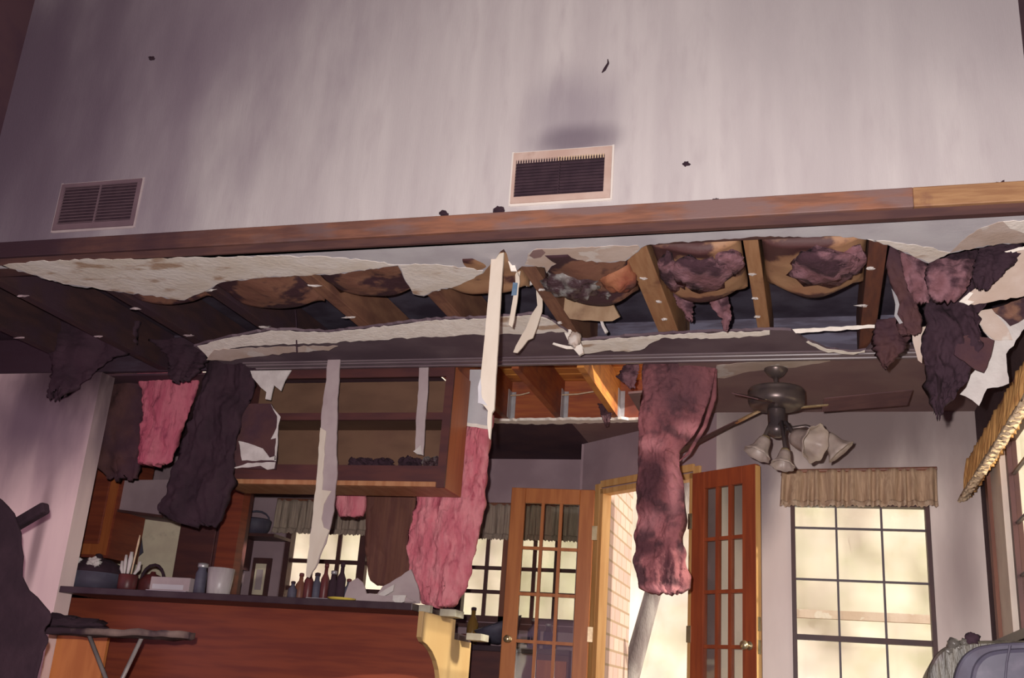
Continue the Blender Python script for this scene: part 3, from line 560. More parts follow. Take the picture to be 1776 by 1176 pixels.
# blackened falls in the dark corner
hang('charred_ceiling_sheet', [(600, 345, 445), (640, 356, 446), (680, 345, 440), (720, 334, 420), (760, 318, 412), (820, 300, 404), (860, 284, 398), (885, 276, 392), (900, 290, 388), (912, 330, 380)], 5.56, .03, M['char'], 'big black charred sheet hanging between the dark pink batt and the cabinet', 'charred sheet', 6, .05, 6., 30, 70, ragged=9)
hang('charred_ceiling_sheet', [(600, 120, 260), (640, 128, 262), (700, 150, 258), (760, 158, 246), (806, 166, 242), (830, 186, 236)], 5.95, .03, M['charbrown'], 'charred brown-black sheet hanging beside the pinkish wall end', 'charred sheet', 7, .05, 4., ragged=6)
hang('charred_ceiling_sheet', [(560, 60, 250), (600, 80, 230), (640, 95, 170), (670, 90, 140), (690, 86, 108)], 5.30, .03, M['char'], 'ragged black shreds hanging over the top of the pinkish wall end', 'charred sheet', 8, .05, 5., ragged=8)
hang('charred_ceiling_sheet', [(588, 262, 360), (620, 290, 356), (650, 292, 345), (664, 300, 332)], 5.42, .03, M['char'], 'black wad caught at the end of the torn ceiling edge', 'charred sheet', 11, .05, 6., ragged=6)

# ------------------------------------------------------------------ drywall strips
def strip(name, L, Rr, y, t, m, label, cat='drywall strip', seed=1, amp=1.0, group='loose drywall strips'):
    pts = torn(L, 10, amp, seed, False) + torn(list(reversed(Rr)), 10, amp, seed + 50, False)
    yy = y if callable(y) else (lambda v: y)
    base = Y(*L[0], yy(L[0][1]))
    o = MB().prism([Y(u, v, yy(v)) for u, v in pts], (0, t, 0)).build(name, m, loc=base)
    return tag(o, label, cat, group)
s1 = strip('drywall_strip', [(853, 431), (848, 500), (840, 590), (834, 650), (829, 698), (838, 702), (846, 712), (845, 735), (848, 760)], [(874, 432), (869, 500), (864, 590), (860, 650), (857, 710), (853, 716), (852, 740), (850, 762)], 4.12, .013, M['strip'], 'tall straight cream drywall strip hanging from the ceiling edge to below the moulding', seed=1, amp=.2)
MB().prism([Y(u, v, 4.119) for u, v in torn([(829, 672), (834, 655), (836, 690), (846, 704), (840, 702), (829, 699)], 8, .6, 3)], (0, -.002, 0)).build('grey_paper_patch', M['paint'], s1)
s = strip('drywall_strip', [(897, 456), (892, 500), (885, 545), (882, 563)], [(904, 458), (899, 500), (893, 545), (888, 568)], 4.35, .008, M['strip'], 'thin short drywall sliver with a blue stripe beside the tall cream strip', seed=2)
MB().prism([Y(u, v, 4.349) for u, v in [(890, 490), (898, 491), (896, 512), (887, 513)]], (0, -.002, 0)).build('blue_mark', M['teal'], s)
strip('drywall_strip', [(930, 500), (932, 530), (922, 545), (912, 570), (900, 590), (890, 611)], [(940, 504), (940, 540), (936, 552), (932, 565), (924, 586), (915, 590), (897, 612)], 4.75, .008, M['strip'], 'ragged leaf-shaped drywall sliver pointing down beside the crusted joist', seed=3)
strip('drywall_strip', [(962, 545), (978, 575), (990, 600), (1004, 616)], [(972, 547), (990, 572), (1005, 590), (1012, 612)], 5.12, .02, M['gyp'], 'crumbling drywall sliver broken across the far ceiling edge', seed=4)
MBk = MB().blob(Y(996, 588, 5.1), (.035, .03, .04), .5, 2.5, 3, 14, 10)
tag(MBk.build('drywall_chunk', M['gyp2'], smooth=True, loc=Y(996, 588, 5.1)), 'rounded tan drywall chunk perched on the crumbling sliver', 'chunk')
strip('drywall_strip', [(960, 594), (985, 600), (1010, 600)], [(958, 597), (982, 605), (1012, 604)], 5.14, .01, M['edge'], 'small pale pointed drywall sliver lying sideways at the ceiling edge', seed=5)
strip('drywall_strip', [(880, 450), (886, 470), (896, 470)], [(889, 446), (893, 460), (899, 478)], 4.2, .01, M['edge'], 'small white crumb of drywall between the two hanging strips', seed=6)
tag(strip('drywall_strip', [(912, 486), (920, 482), (925, 488)], [(912, 496), (920, 494), (924, 492)], 4.55, .01, M['white'], 'small white scrap stuck to the joist beside the blue-striped sliver', seed=7), 'small white scrap stuck to the joist beside the blue-striped sliver', 'drywall strip', 'loose drywall strips')
s5 = strip('drywall_strip', [(572, 604), (566, 650), (560, 700), (556, 745), (552, 800), (548, 850), (541, 910), (535, 960), (531, 1000)], [(592, 602), (588, 650), (585, 700), (584, 760), (584, 830), (579, 885), (568, 930), (552, 975), (536, 1002)], 5.50, .01, M['strip_gray'], 'long grey drywall strip hanging past the open cabinet to the bar, cream torn side', seed=8, amp=1.2)
MB().prism([Y(u, v, 5.499) for u, v in torn([(556, 742), (566, 748), (562, 800), (559, 850), (575, 852), (562, 875), (558, 900), (562, 915), (572, 920), (566, 932), (551, 975), (537, 1002), (531, 1000), (535, 960), (541, 910), (548, 850), (552, 800)], 10, 1., 9)], (0, -.004, 0)).build('torn_face', M['strip'], s5)
s6 = strip('drywall_strip', [(727, 637), (726, 675), (722, 720), (720, 785)], [(743, 637), (741, 690), (737, 730), (734, 790)], 5.63, .01, M['strip_gray'], 'short grey drywall strip hanging inside the open cabinet front', seed=9, amp=.6)
MB().prism([Y(u, v, 5.629) for u, v in [(730, 772), (733, 789), (724, 788), (717, 783), (724, 778)]], (0, -.003, 0)).build('white_tip', M['white'], s6)
M['torn_wh'] = M['white']
strip('drywall_flap', [(434, 643), (438, 655), (452, 672), (462, 680), (460, 692)], [(505, 642), (494, 660), (487, 678), (475, 668), (469, 694)], 5.50, .008, M['white'], 'white triangular paper flap hanging below the moulding end at the cabinet corner', 'drywall flap', 10, 1.2, 'loose drywall flaps')
fl = strip('drywall_flap', [(408, 700), (410, 760), (404, 812)], [(470, 700), (485, 723), (481, 745), (481, 770), (478, 814)], 5.57, .01, M['charbrown'], 'dark drywall flap with broken white edges covering the cabinet corner', 'drywall flap', 11, 1.2, 'loose drywall flaps')
MB().prism([Y(u, v, 5.568) for u, v in torn([(414, 765), (440, 772), (456, 778), (468, 794), (480, 790), (478, 799), (420, 799)], 8, 1., 4)], (0, -.003, 0)).build('white_tear', M['white'], fl)
MB().prism([Y(u, v, 5.568) for u, v in torn([(402, 812), (430, 803), (478, 802), (476, 813), (464, 815), (452, 808), (430, 811)], 8, 1., 5)], (0, -.003, 0)).build('white_tear', M['white'], fl)
MB().prism([Y(u, v, 5.568) for u, v in torn([(470, 701), (474, 708), (487, 723), (483, 738), (482, 770), (479, 800), (476, 800), (479, 760), (470, 762), (480, 742), (481, 722)], 8, .7, 6)], (0, -.003, 0)).build('white_tear', M['white'], fl)
# grey drywall remnant beside the cabinet end
rm = strip('drywall_flap', [(815, 641), (812, 700), (810, 735)], [(853, 641), (853, 700), (852, 742)], 6.02, .012, M['paint'], 'grey rectangular drywall remnant between the cabinet side and the cream strip', 'drywall flap', 12, .6, 'loose drywall flaps')
MB().prism([Y(u, v, 6.018) for u, v in torn([(810, 733), (852, 739), (852, 745), (810, 739)], 8, .8, 6)], (0, -.003, 0)).build('broken_edge', M['edge'], rm)
# thin blackened wire before the torn ceiling
tag(MB().tube([Y(512, 537, 5.05), Y(514, 560, 5.05), Y(514, 585, 5.05), Y(515, 610, 5.05)], [.004, .005, .004, .005], 6).build('hanging_wire', M['char'], loc=Y(512, 537, 5.05)), 'thin black wire dangling across the white torn ceiling edge', 'wire')

hang('fluff_shred', [(500, 1166, 1212), (515, 1170, 1208), (530, 1176, 1202), (545, 1188, 1200), (556, 1194, 1199)], 4.95, .02, M['fluff'], 'short reddish fluff shred dangling under the torn sagging batt', 'shred', 51, .02, 12., ragged=5)
hang('fluff_shred', [(506, 1226, 1262), (520, 1230, 1262), (536, 1236, 1266), (552, 1252, 1268), (574, 1256, 1262), (490, 1222, 1262)], 4.80, .02, M['fluff'], 'longer mauve fluff shred dangling under the torn sagging batt', 'shred', 52, .02, 12., ragged=4)
# ------------------------------------------------------------------ burnt hangings at the right
GR = 'burnt pieces hanging in the corner by the side window'
hang('charred_ceiling_sheet', [(430, 1640, 1690), (480, 1622, 1730), (540, 1606, 1710), (600, 1602, 1694), (650, 1600, 1680), (680, 1603, 1656), (700, 1606, 1640), (722, 1610, 1628)], 4.55, .03, M['char'], 'long black charred sheet hanging at the burnt corner by the side window', 'charred sheet', 21, .06, 7., 30, 80, ragged=12, group=GR)
hang('charred_ceiling_sheet', [(426, 1700, 1770), (450, 1690, 1762), (480, 1684, 1740), (500, 1690, 1712)], 4.35, .03, M['char'], 'black crumpled char wad under the brown peeled ceiling paper', 'charred sheet', 22, .06, 7., ragged=6, group=GR)
hang('hanging_insulation', [(425, 1556, 1600), (470, 1566, 1612), (500, 1576, 1614), (524, 1588, 1612)], 4.50, .05, M['fluff'], 'narrow mauve insulation tail beside the dark red joist', 'insulation', 23, .03, 8., ragged=3, group=GI)
hang('hanging_insulation', [(452, 1612, 1690), (480, 1606, 1684), (505, 1610, 1672), (520, 1618, 1655)], 4.42, .06, M['fluff'], 'sooty mauve insulation clump at the top of the long black sheet', 'insulation', 24, .03, 8., ragged=4, group=GI)
def flap(pts, yf, t, m, label, seed, name='drywall_flap', cat='drywall flap', amp=1.4):
    yy = yf if callable(yf) else (lambda u, v: yf)
    return tag(MB().prism([Y(u, v, yy(u, v)) for u, v in torn(pts, 9, amp, seed)], (0, t, .004)).build(name, m, loc=Y(*pts[0], yy(*pts[0]))), label, cat, GR)
f1 = flap([(1745, 437), (1790, 425), (1790, 512), (1735, 520), (1690, 529), (1664, 523), (1682, 508), (1705, 490), (1742, 455)], lambda u, v: 4.30 + (v - 430) * .002, .012, M['gyp2'], 'brown-grey curled drywall sheet fallen from the ceiling at the burnt corner', 31)
MB().prism([Y(u, v, 4.296 + (v - 430) * .002) for u, v in torn([(1742, 437), (1790, 424), (1790, 430), (1748, 440)], 8, 1, 3)], (0, -.004, 0)).build('broken_edge', M['edge'], f1)
MB().prism([Y(u, v, 4.296 + (v - 430) * .002) for u, v in torn([(1663, 524), (1682, 507), (1688, 509), (1678, 521), (1690, 524), (1680, 530)], 8, 1, 3)], (0, -.004, 0)).build('broken_edge', M['edge'], f1)
f2 = flap([(1690, 542), (1720, 536), (1760, 530), (1790, 515), (1790, 560), (1772, 575), (1758, 600), (1745, 614), (1750, 665), (1730, 672), (1712, 674), (1698, 704), (1686, 694), (1665, 684), (1676, 672), (1684, 650), (1700, 632), (1708, 608), (1722, 592), (1706, 575)], 4.62, .012, M['white'], 'white and beige torn drywall flap hanging beside the long black sheet', 32)
MB().prism([Y(u, v, 4.616) for u, v in torn([(1690, 542), (1720, 536), (1748, 570), (1756, 590), (1724, 590), (1706, 575)], 9, 1., 4)], (0, -.003, 0)).build('brown_paper', M['gyp2'], f2)
MB().prism([Y(u, v, 4.616) for u, v in torn([(1720, 536), (1790, 512), (1790, 545), (1766, 560), (1752, 566)], 9, 1., 5)], (0, -.003, 0)).build('scorched_paper', M['kraft_dk'], f2)
flap([(1660, 584), (1690, 580), (1724, 590), (1718, 618), (1706, 646), (1690, 640), (1655, 615)], 4.5, .02, M['charbrown'], 'reddish brown scorched paper scrap on the long black sheet', 33, 'paper_scrap', 'paper')
flap([(1580, 570), (1606, 566), (1602, 600), (1599, 630), (1592, 625), (1585, 600)], 4.66, .01, M['gyp2'], 'narrow beige drywall wedge at the edge of the long black sheet', 34)
hang('charred_ceiling_sheet', [(556, 1520, 1584), (590, 1514, 1578), (612, 1518, 1570), (628, 1526, 1548), (636, 1528, 1536)], 4.95, .03, M['charbrown'], 'short dark brown burnt rag hanging below the torn ceiling hole', 'charred sheet', 35, .04, 7., ragged=6, group=GR)
hang('charred_ceiling_sheet', [(430, 1532, 1580), (480, 1540, 1585), (530, 1552, 1590), (565, 1560, 1600), (580, 1566, 1596)], 4.62, .03, M['charbrown'], 'narrow burnt brown sheet hanging beside the dark red joist', 'charred sheet', 36, .04, 7., ragged=4, group=GR)
flap([(1546, 500), (1556, 515), (1560, 528), (1556, 545), (1566, 560), (1560, 562), (1551, 548), (1553, 528)], 4.58, .008, M['steel'], 'thin pale ribbon of torn facing beside the dark red joist', 37, 'torn_ribbon', 'ribbon', .6)
flap([(1480, 530), (1512, 526), (1508, 533), (1500, 538), (1494, 532)], 5.0, .008, M['white'], 'small white drywall scrap caught at the end of the dark red joist', 38, 'drywall_scrap', 'drywall scrap', .6)
flap([(1374, 571), (1535, 562), (1535, 568), (1440, 574), (1380, 578)], 5.0, .01, M['edge'], 'thin white broken drywall edge above the dark hole in the far ceiling', 39, 'drywall_edge', 'drywall strip', 1.)

# ------------------------------------------------------------------ hanging cabinet
cb = thing('hanging_cabinet', 'open doorless wooden cabinet hung from the ceiling above the bar, with plywood back', 'cabinet', (-2.8, 5.8, 1.70))
cx0, cx1, cy0, cy1, cz0, cz1 = -3.56, -2.075, 5.66, 5.97, 1.70, 2.435
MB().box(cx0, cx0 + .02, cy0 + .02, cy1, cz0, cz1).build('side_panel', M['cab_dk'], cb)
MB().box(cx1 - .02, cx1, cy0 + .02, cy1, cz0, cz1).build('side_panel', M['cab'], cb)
MB().box(cx0 + .02, cx1 - .02, cy1 - .012, cy1, cz0 + .02, cz1).build('back_panel', M['cab_back'], cb)
MB().box(cx0 + .02, cx1 - .02, cy0 + .02, cy1 - .012, cz0 + .115, cz0 + .13).build('cabinet_floor', M['cab_dk'], cb)
MB().box(cx0 + .02, cx1 - .02, cy0 + .025, cy1 - .012, 2.115, 2.137).build('shelf', M['cab_back'], cb)
MB().box(cx0 + .05, cx1 - .05, cy0, cy0 + .02, 2.105, 2.15).build('shelf_rail', M['cab_dk'], cb)
MB().box(cx0, cx1 - .05, cy0, cy0 + .02, cz0 + .03, cz0 + .125).build('bottom_rail', M['cab_dk'], cb)
MB().box(cx0, cx1 - .05, cy0, cy0 + .02, cz1 - .06, cz1).build('top_rail', M['cab_dk'], cb)
MB().box(cx1 - .05, cx1, cy0, cy0 + .02, cz0, cz1).build('stile', M['cab_dk'], cb)
MB().box(cx0, cx0 + .05, cy0, cy0 + .0195, cz0, cz1).build('stile', M['cab_dk'], cb)
MB().box(cx0, cx1 - .05, cy0 - .012, cy0 + .02, cz0, cz0 + .03).build('bottom_edge', M['cab_edge'], cb, bevel=.003)
MB().box(cx0 + .02, cx1 - .02, cy0 + .02, cy1, cz0, cz0 + .012).build('underside', M['cab_edge'], cb)
for u0, u1, lb in ((610, 682, 'black crumpled char on the cabinet floor left of the grey strip'), (700, 725, 'small char crumbs on the cabinet floor just left of the grey strip'), (738, 768, 'grey-black crumpled char in the right corner of the cabinet floor')):
    b = MB(); rnd = random.Random(u0)
    for k in range(6):
        p = Y(u0 + (u1 - u0) * (k + .5) / 6, 790, 5.80); p.z = cz0 + .164
        b.blob(p + V((0, rnd.uniform(-.03, .03), .004)), (.034, .03, .034 * rnd.uniform(.8, 1.1)), .7, 3, rnd.random() * 20, 10, 7)
    p = Y((u0 + u1) / 2, 790, 5.8)
    tag(b.build('char_debris', M['crust'] if u0 > 720 else M['char'], loc=(p.x, p.y, cz0 + .13)), lb, 'debris', 'char debris in the cabinet')

# ------------------------------------------------------------------ bar
EX = -2.14
br = thing('kitchen_bar', 'long dark red-brown raised bar with a pale curved end panel', 'bar', (-3.3, 5.9, 0))
MB().box(-5.1, EX - .03, 6.08, 6.12, 0, 1.0).build('front_panel', M['bar'], br)
prof = [(5.69, 1.0), (5.69, .86)] + [(q.y, q.z) for q in [X(u, v, EX) for u, v in ((734, 1113), (741, 1118), (750, 1130), (757, 1146), (761, 1162), (763, 1180), (764, 1200))]] + [(6.08, .45), (6.08, 0), (6.60, 0), (6.60, .885), (6.26, .885), (6.26, 1.0)]
MB().prism([V((EX - .03, y, z)) for y, z in prof], (.03, 0, 0)).build('end_panel', M['barlit'], br, bevel=.002)
MB().box(-4.56, -2.20, 5.66, 6.28, 1.0, 1.04).build('bar_top', M['top'], br, bevel=.004)
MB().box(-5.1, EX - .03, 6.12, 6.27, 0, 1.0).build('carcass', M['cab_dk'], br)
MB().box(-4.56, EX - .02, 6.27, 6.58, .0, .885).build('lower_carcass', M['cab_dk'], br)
MB().box(-4.56, EX - .01, 6.28, 6.62, .885, .925).build('lower_counter', M['top'], br, bevel=.003)
MB().box(-4.565, -4.20, 5.735, 5.76, 0, .75).build('pilaster', M['barorange'], br)
for p, q in (((-2.20, 5.76, .999), (.07, .05)), ((-2.15, 5.98, .999), (.10, .16)), ((-2.10, 6.36, .89), (.10, .16))):
    MB().box(p[0], p[0] + q[0], p[1], p[1] + q[1], p[2], p[2] + .042).build('broken_counter_end', M['lam'], br, bevel=.004)

BT = 1.04
def seat(u, v, y, z=BT): p = Y(u, v, y); return V((p.x, p.y, z))
# items on the bar top
p = seat(160, 1025, 6.0); p.z = BT + .001
r = thing('roasting_pot', 'dark domed roasting pot at the wall end of the bar', 'pot', p)
MB().lathe([(.11, 0), (.16, .02), (.175, .06), (.175, .11), (.18, .115)], p, (0, 0, 1), 28).build('pot_body', M['navy'], r, True)
MB().lathe([(.18, .115), (.17, .14), (.14, .18), (.09, .205), (.03, .215), (.02, .24), (.005, .245)], p, (0, 0, 1), 28).build('pot_lid', M['char'], r, True)
for i, (dx, dz, sd) in enumerate(((-.075, .165, 3), (.065, .168, 8))):
    q = p + V((dx, -.135, dz + .01)); b = MB()
    b.blob(q, (.048, .022, .024), .9, 2.2, sd, 18, 12); b.blob(q + V((.03, .0, -.014)), (.026, .018, .018), .9, 2.6, sd + 4, 12, 8)
    tag(b.build('white_scrap', M['white'], smooth=True, loc=q), ['white scrap lying on the dark domed pot, by the wall end', 'white scrap lying on the dark domed pot, away from the wall end'][i], 'scrap', 'white scraps on the pot')
p = seat(222, 1005, 5.95)
r = thing('utensil_jar', 'small dark red jar with pale utensils sticking up beside the domed pot', 'utensil jar', p)
MB().lathe([(.05, 0), (.06, .03), (.062, .11), (.056, .115), (.05, .05), (.01, .02)], p, (0, 0, 1), 18).build('jar', M['redp'], r, True)
for i, (dx, h, w_) in enumerate(((-.035, .24, .010), (-.01, .26, .013), (.015, .37, .006), (.04, .2, .011), (-.05, .2, .011))):
    MB().tube([p + V((dx * .3, 0, .03)), p + V((dx, 0, .12)), p + V((dx * 1.4, .01, h - .05)), p + V((dx * 1.5, .01, h))], [w_ * .6, w_ * .7, w_ * 1.2, w_ * .8], 8).build('utensil', M['white'] if i != 2 else M['lace'], r, True)
p = seat(264, 1005, 6.12)
r = thing('small_kettle', 'small dark reddish kettle with a loop handle behind the pale tissue box', 'kettle', p)
MB().lathe([(.06, 0), (.085, .03), (.085, .09), (.05, .13), (.02, .14), (.015, .155)], p, (0, 0, 1), 20).build('kettle_body', M['redp'], r, True)
MB().tube([p + V((.085 * math.cos(a), 0, .10 + .10 * math.sin(a))) for a in [k * math.pi / 8 for k in range(9)]], .01, 8).build('handle', M['char'], r, True)
p = seat(304, 1022, 5.86)
r = thing('tissue_box', 'flat pale pink box lying on the bar beside the glass jar', 'box', p)
MB().box(p.x - .14, p.x + .14, p.y - .07, p.y + .07, BT, BT + .095).build('carton', M['strip_gray'], r, bevel=.004)
MB().box(p.x - .12, p.x + .10, p.y - .072, p.y - .07, BT + .02, BT + .05).build('printed_band', M['paint'], r)
MB().box(p.x - .142, p.x + .142, p.y - .10, p.y + .0, BT + .0, BT + .012).build('tray_edge', M['steel'], r)
p = seat(345, 1026, 5.84)
r = thing('glass_jar', 'narrow dark glass jar standing between the pale box and the tumbler', 'jar', p)
MB().lathe([(.03, 0), (.036, .01), (.036, .13), (.026, .15), (.026, .165)], p, (0, 0, 1), 18).build('jar_body', M['navy'], r, True)
MB().lathe([(.03, .165), (.032, .17), (.032, .19), (.01, .195)], p, (0, 0, 1), 18).build('jar_lid', M['steel'], r, True)
p = seat(378, 1029, 5.84)
r = thing('plastic_tumbler', 'wide grey translucent tumbler on the bar', 'tumbler', p)
M['frost'] = mat('cloudy_plastic', (.44, .39, .39), (.36, .31, .32), 8., (4, 4, .5), .35)
MB().lathe([(.066, 0), (.07, .005), (.082, .165), (.079, .166), (.066, .02), (.01, .012)], p, (0, 0, 1), 24).build('cup', M['frost'], r, True)
# heap of dark bottles and small goods
HB = [(505, .10, .028, 'navy', 'short dark bottle at the near end of the bottle cluster'), (518, .15, .030, 'frame_br', 'brown bottle second in the bottle cluster'), (532, .18, .028, 'redp', 'dark red bottle under the tip of the long grey strip'), (546, .155, .034, 'navy', 'blue-black squat bottle right of the strip tip'),
      (560, .20, .026, 'redp', 'tall red-brown bottle in the middle of the bottle cluster'), (574, .17, .036, 'char', 'fat black bottle behind the yellow plate'), (588, .21, .028, 'char', 'tallest black bottle of the cluster'), (602, .13, .030, 'navy', 'dark bottle at the far end of the cluster beside the scraps')]
for i, (u, h, rr, m, lb) in enumerate(HB):
    h *= 1.15
    p = seat(u, 1040, 5.95 + .06 * (i % 2)); r = thing('bottle', lb, 'bottle', p, 'bottles clustered on the bar')
    MB().lathe([(rr * .9, 0), (rr, .006), (rr, h * .6), (rr * .45, h * .75), (rr * .4, h * .9)], p, (0, 0, 1), 16).build('bottle_body', M[m], r, True)
    MB().lathe([(rr * .5, h * .9), (rr * .52, h), (rr * .2, h + .004)], p, (0, 0, 1), 14).build('cap', M[('char', 'redp', 'steel')[i % 3]], r, True)
p = seat(593, 1037, 5.76); MBp = MB().lathe([(.05, 0), (.06, .002), (.085, .014), (.083, .016), (.05, .006)], p, (0, 0, 1), 26)
tag(MBp.build('plate', M['yellow'], smooth=True, loc=p), 'yellow plate lying at the edge of the bar before the bottles', 'plate')
p = seat(552, 1036, 5.74); tag(MB().box(p.x - .07, p.x + .07, p.y - .02, p.y + .02, BT, BT + .008).build('metal_ruler', M['steel'], loc=p), 'flat grey metal strip lying on the bar edge beside the yellow plate', 'metal strip')
def shard(pts, y, m, lb, seed):
    q = [Y(u, v, y) for u, v in torn(pts, 9, .9, seed)]; zm = min(a.z for a in q)
    q = [a + V((0, (a.z - zm) * .3, BT + .001 - zm)) for a in q]
    return tag(MB().prism(q, (0, .012, 0)).build('drywall_shard', m, loc=(q[0].x, y, BT)), lb, 'drywall shard', 'drywall shards on the bar')
shard([(596, 1034), (602, 1005), (615, 997), (625, 1005), (634, 1026), (640, 1040), (606, 1042)], 5.90, M['strip_gray'], 'small grey drywall shard leaning by the bottles', 3)
s = shard([(648, 1034), (660, 1014), (682, 1000), (706, 983), (714, 1000), (724, 1022), (728, 1044), (690, 1045), (650, 1045)], 5.86, M['strip_gray'], 'largest mauve drywall shard, a triangle propped before the pink batt', 5)
shard([(618, 1034), (640, 1030), (660, 1034), (700, 1036), (720, 1045), (640, 1046), (616, 1044)], 5.78, M['strip_gray'], 'low mauve drywall shard lying flat along the bar edge', 7)
shard([(648, 1030), (655, 1018), (668, 1008), (681, 1000), (680, 1012), (664, 1022), (656, 1034)], 5.82, M['white'], 'pale torn shard along the upper edge of the mauve triangle', 8)
shard([(680, 1034), (702, 1034), (700, 1046), (688, 1049), (680, 1043)], 5.77, M['white'], 'small white shard at the foot of the mauve triangle', 9)

# ------------------------------------------------------------------ kitchen beyond
r = thing('wall_cabinet', 'orange-brown wooden wall cabinet with a raised panel door in the dark kitchen corner', 'cabinet', (-5.4, 7.05, 1.36))
MB().box(-5.62, -5.20, 6.92, 7.3, 1.36, 2.20).build('cabinet_body', M['bar'], r)
MB().box(-5.60, -5.53, 6.90, 6.92, 1.38, 2.18).build('stile', M['barorange'], r); _d = MB().box(-5.50, -5.22, 6.90, 6.92, 1.38, 2.18).build('door', M['cab'], r)
MB().box(-5.46, -5.28, 6.885, 6.90, 1.46, 2.10).build('raised_panel', M['bar'], _d, bevel=.01)
r = thing('base_cabinet', 'dark kitchen base cabinet run under the pale backsplash panel', 'cabinet', (-4.9, 7.1, 0))
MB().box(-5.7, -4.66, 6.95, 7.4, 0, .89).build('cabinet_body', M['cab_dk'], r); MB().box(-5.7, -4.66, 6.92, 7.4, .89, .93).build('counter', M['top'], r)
bs = thing('backsplash_panel', 'pale yellowish backsplash panel behind the bar goods', 'panel', (-5., 7.3, .93))
MB().box(-5.66, -4.66, 7.38, 7.41, .93, 1.86).build('panel', M['pale'], bs)
p = Y(232, 905, 7.36)
tag(MB().prism([Y(u, v, 7.36) for u, v in [(226, 905), (238, 903), (243, 920), (247, 958), (238, 966), (230, 945), (225, 925)]], (0, .015, 0)).build('hanging_utensil', M['navy'], loc=p), 'dark blue-grey utensil hanging on the pale backsplash panel', 'utensil')
r = thing('range_hood', 'mauve-grey range hood above the pale backsplash panel', 'range hood', (-4.95, 7.1, 1.74))
a_ = [Y(193, 833, 6.95), Y(292, 832, 6.95), Y(282, 896, 6.95), Y(190, 884, 6.95)]
MB().prism(a_, (0, .42, 0)).build('hood_body', M['kwall'], r); 
MB().bar(Y(191, 884, 6.94), Y(282, 896, 6.94), .02, .02).build('hood_lip', M['frame_dk'], r)
struct(MB().box(-4.30, -4.14, 6.96, 7.06, 0, 2.44).build('trim_10', M['bar']))
r = thing('filler_cabinet', 'tall dark filler cabinet added against the red post in the kitchen', 'cabinet', (-4.48, 7.2, 0))  # added dark box, stands in for a dark doorway area
MB().box(-4.65, -4.31, 6.98, 7.4, 0, 2.43).build('cabinet_body', M['cab_dk'], r); _d = MB().box(-4.63, -4.33, 6.96, 6.98, .1, 2.38).build('door', M['cab_dk'], r, bevel=.004)
MB().tube([(-4.36, 6.95, 1.2), (-4.36, 6.93, 1.22), (-4.36, 6.93, 1.33), (-4.36, 6.95, 1.35)], .006, 6).build('handle', M['steel'], _d, True)
r = thing('wall_shelf', 'small dark wall shelf with a bracket between the red post and the kitchen window', 'shelf', Y(460, 935, 8.15))
q = Y(460, 932, 8.1); MB().box(q.x - .21, q.x + .19, 7.9, 8.2, q.z - .02, q.z + .005).build('shelf_board', M['frame_dk'], r); MB().box(q.x - .20, q.x - .16, 8.05, 8.2, q.z - .28, q.z + .02).build('bracket', M['frame_dk'], r)
qq = V((q.x - .06, 8.0, q.z + .006))
r = thing('basket', 'dark round basket with a hoop handle standing on the small wall shelf', 'basket', qq)
MB().lathe([(.10, 0), (.13, .05), (.14, .12), (.13, .13), (.10, .03)], qq, (0, 0, 1), 20).build('basket_body', M['navy'], r, True)
MB().tube([qq + V((.13 * math.cos(k * math.pi / 8), 0, .12 + .08 * math.sin(k * math.pi / 8))) for k in range(9)], .008, 6).build('handle', M['navy'], r, True)
q = Y(452, 1003, 8.19); r = thing('framed_picture', 'small narrow dark-framed picture on the mauve wall below the shelf', 'picture', q)
b = MB(); b.box(q.x - .085, q.x + .085, 8.17, 8.2, q.z - .20, q.z + .17); b.build('picture_frame', M['frame_dk'], r)
MB().box(q.x - .05, q.x + .05, 8.165, 8.17, q.z - .14, q.z + .12).build('picture_mat', M['pale'], r); MB().box(q.x - .03, q.x + .03, 8.162, 8.165, q.z - .10, q.z + .07).build('picture_print', M['strip_gray'], r)
r = thing('window_counter', 'dark counter run under the kitchen window', 'counter', (-3., 7.9, 0))
MB().box(-4.2, -1.75, 7.70, 8.18, 0, .88).build('cabinet_front', M['cab_dk'], r); MB().box(-4.2, -1.74, 7.66, 8.19, .88, .92).build('worktop', M['top'], r, bevel=.004)
MB().box(-2.55, -2.0, 7.68, 7.70, .2, .68).build('white_appliance_front', M['paint'], r)
MB().box(-1.98, -1.76, 7.68, 7.70, .60, .84).build('drawer', M['cab'], r)
p = V((-2.29, 7.85, .955)); 
tag(MB().lathe([(.05, 0), (.09, .02), (.16, .09), (.19, .15), (.185, .15), (.15, .09), (.08, .03), (.01, .02)], p, V((-.35, -.2, 1)), 28).build('bowl', M['navy'], smooth=True, loc=p), 'dark bowl tipped on the counter under the kitchen window', 'bowl')
p = V((-2.55, 7.76, .92)); tag(MB().lathe([(.035, 0), (.045, .01), (.048, .075), (.044, .075), (.03, .01)], p, (0, 0, 1), 18).build('cup', M['redp'], smooth=True, loc=p), 'small red cup on the counter beside the dark bowl', 'cup')
p = V((-2.60, 8.02, .92)); r = thing('amber_bottle', 'amber bottle on the counter before the right kitchen window', 'bottle', p)
MB().lathe([(.04, 0), (.045, .01), (.045, .17), (.018, .23), (.018, .27)], p, (0, 0, 1), 16).build('bottle_body', M['amber'], r, True); MB().lathe([(.02, .27), (.021, .29), (.01, .295)], p, (0, 0, 1), 12).build('cap', M['char'], r, True)
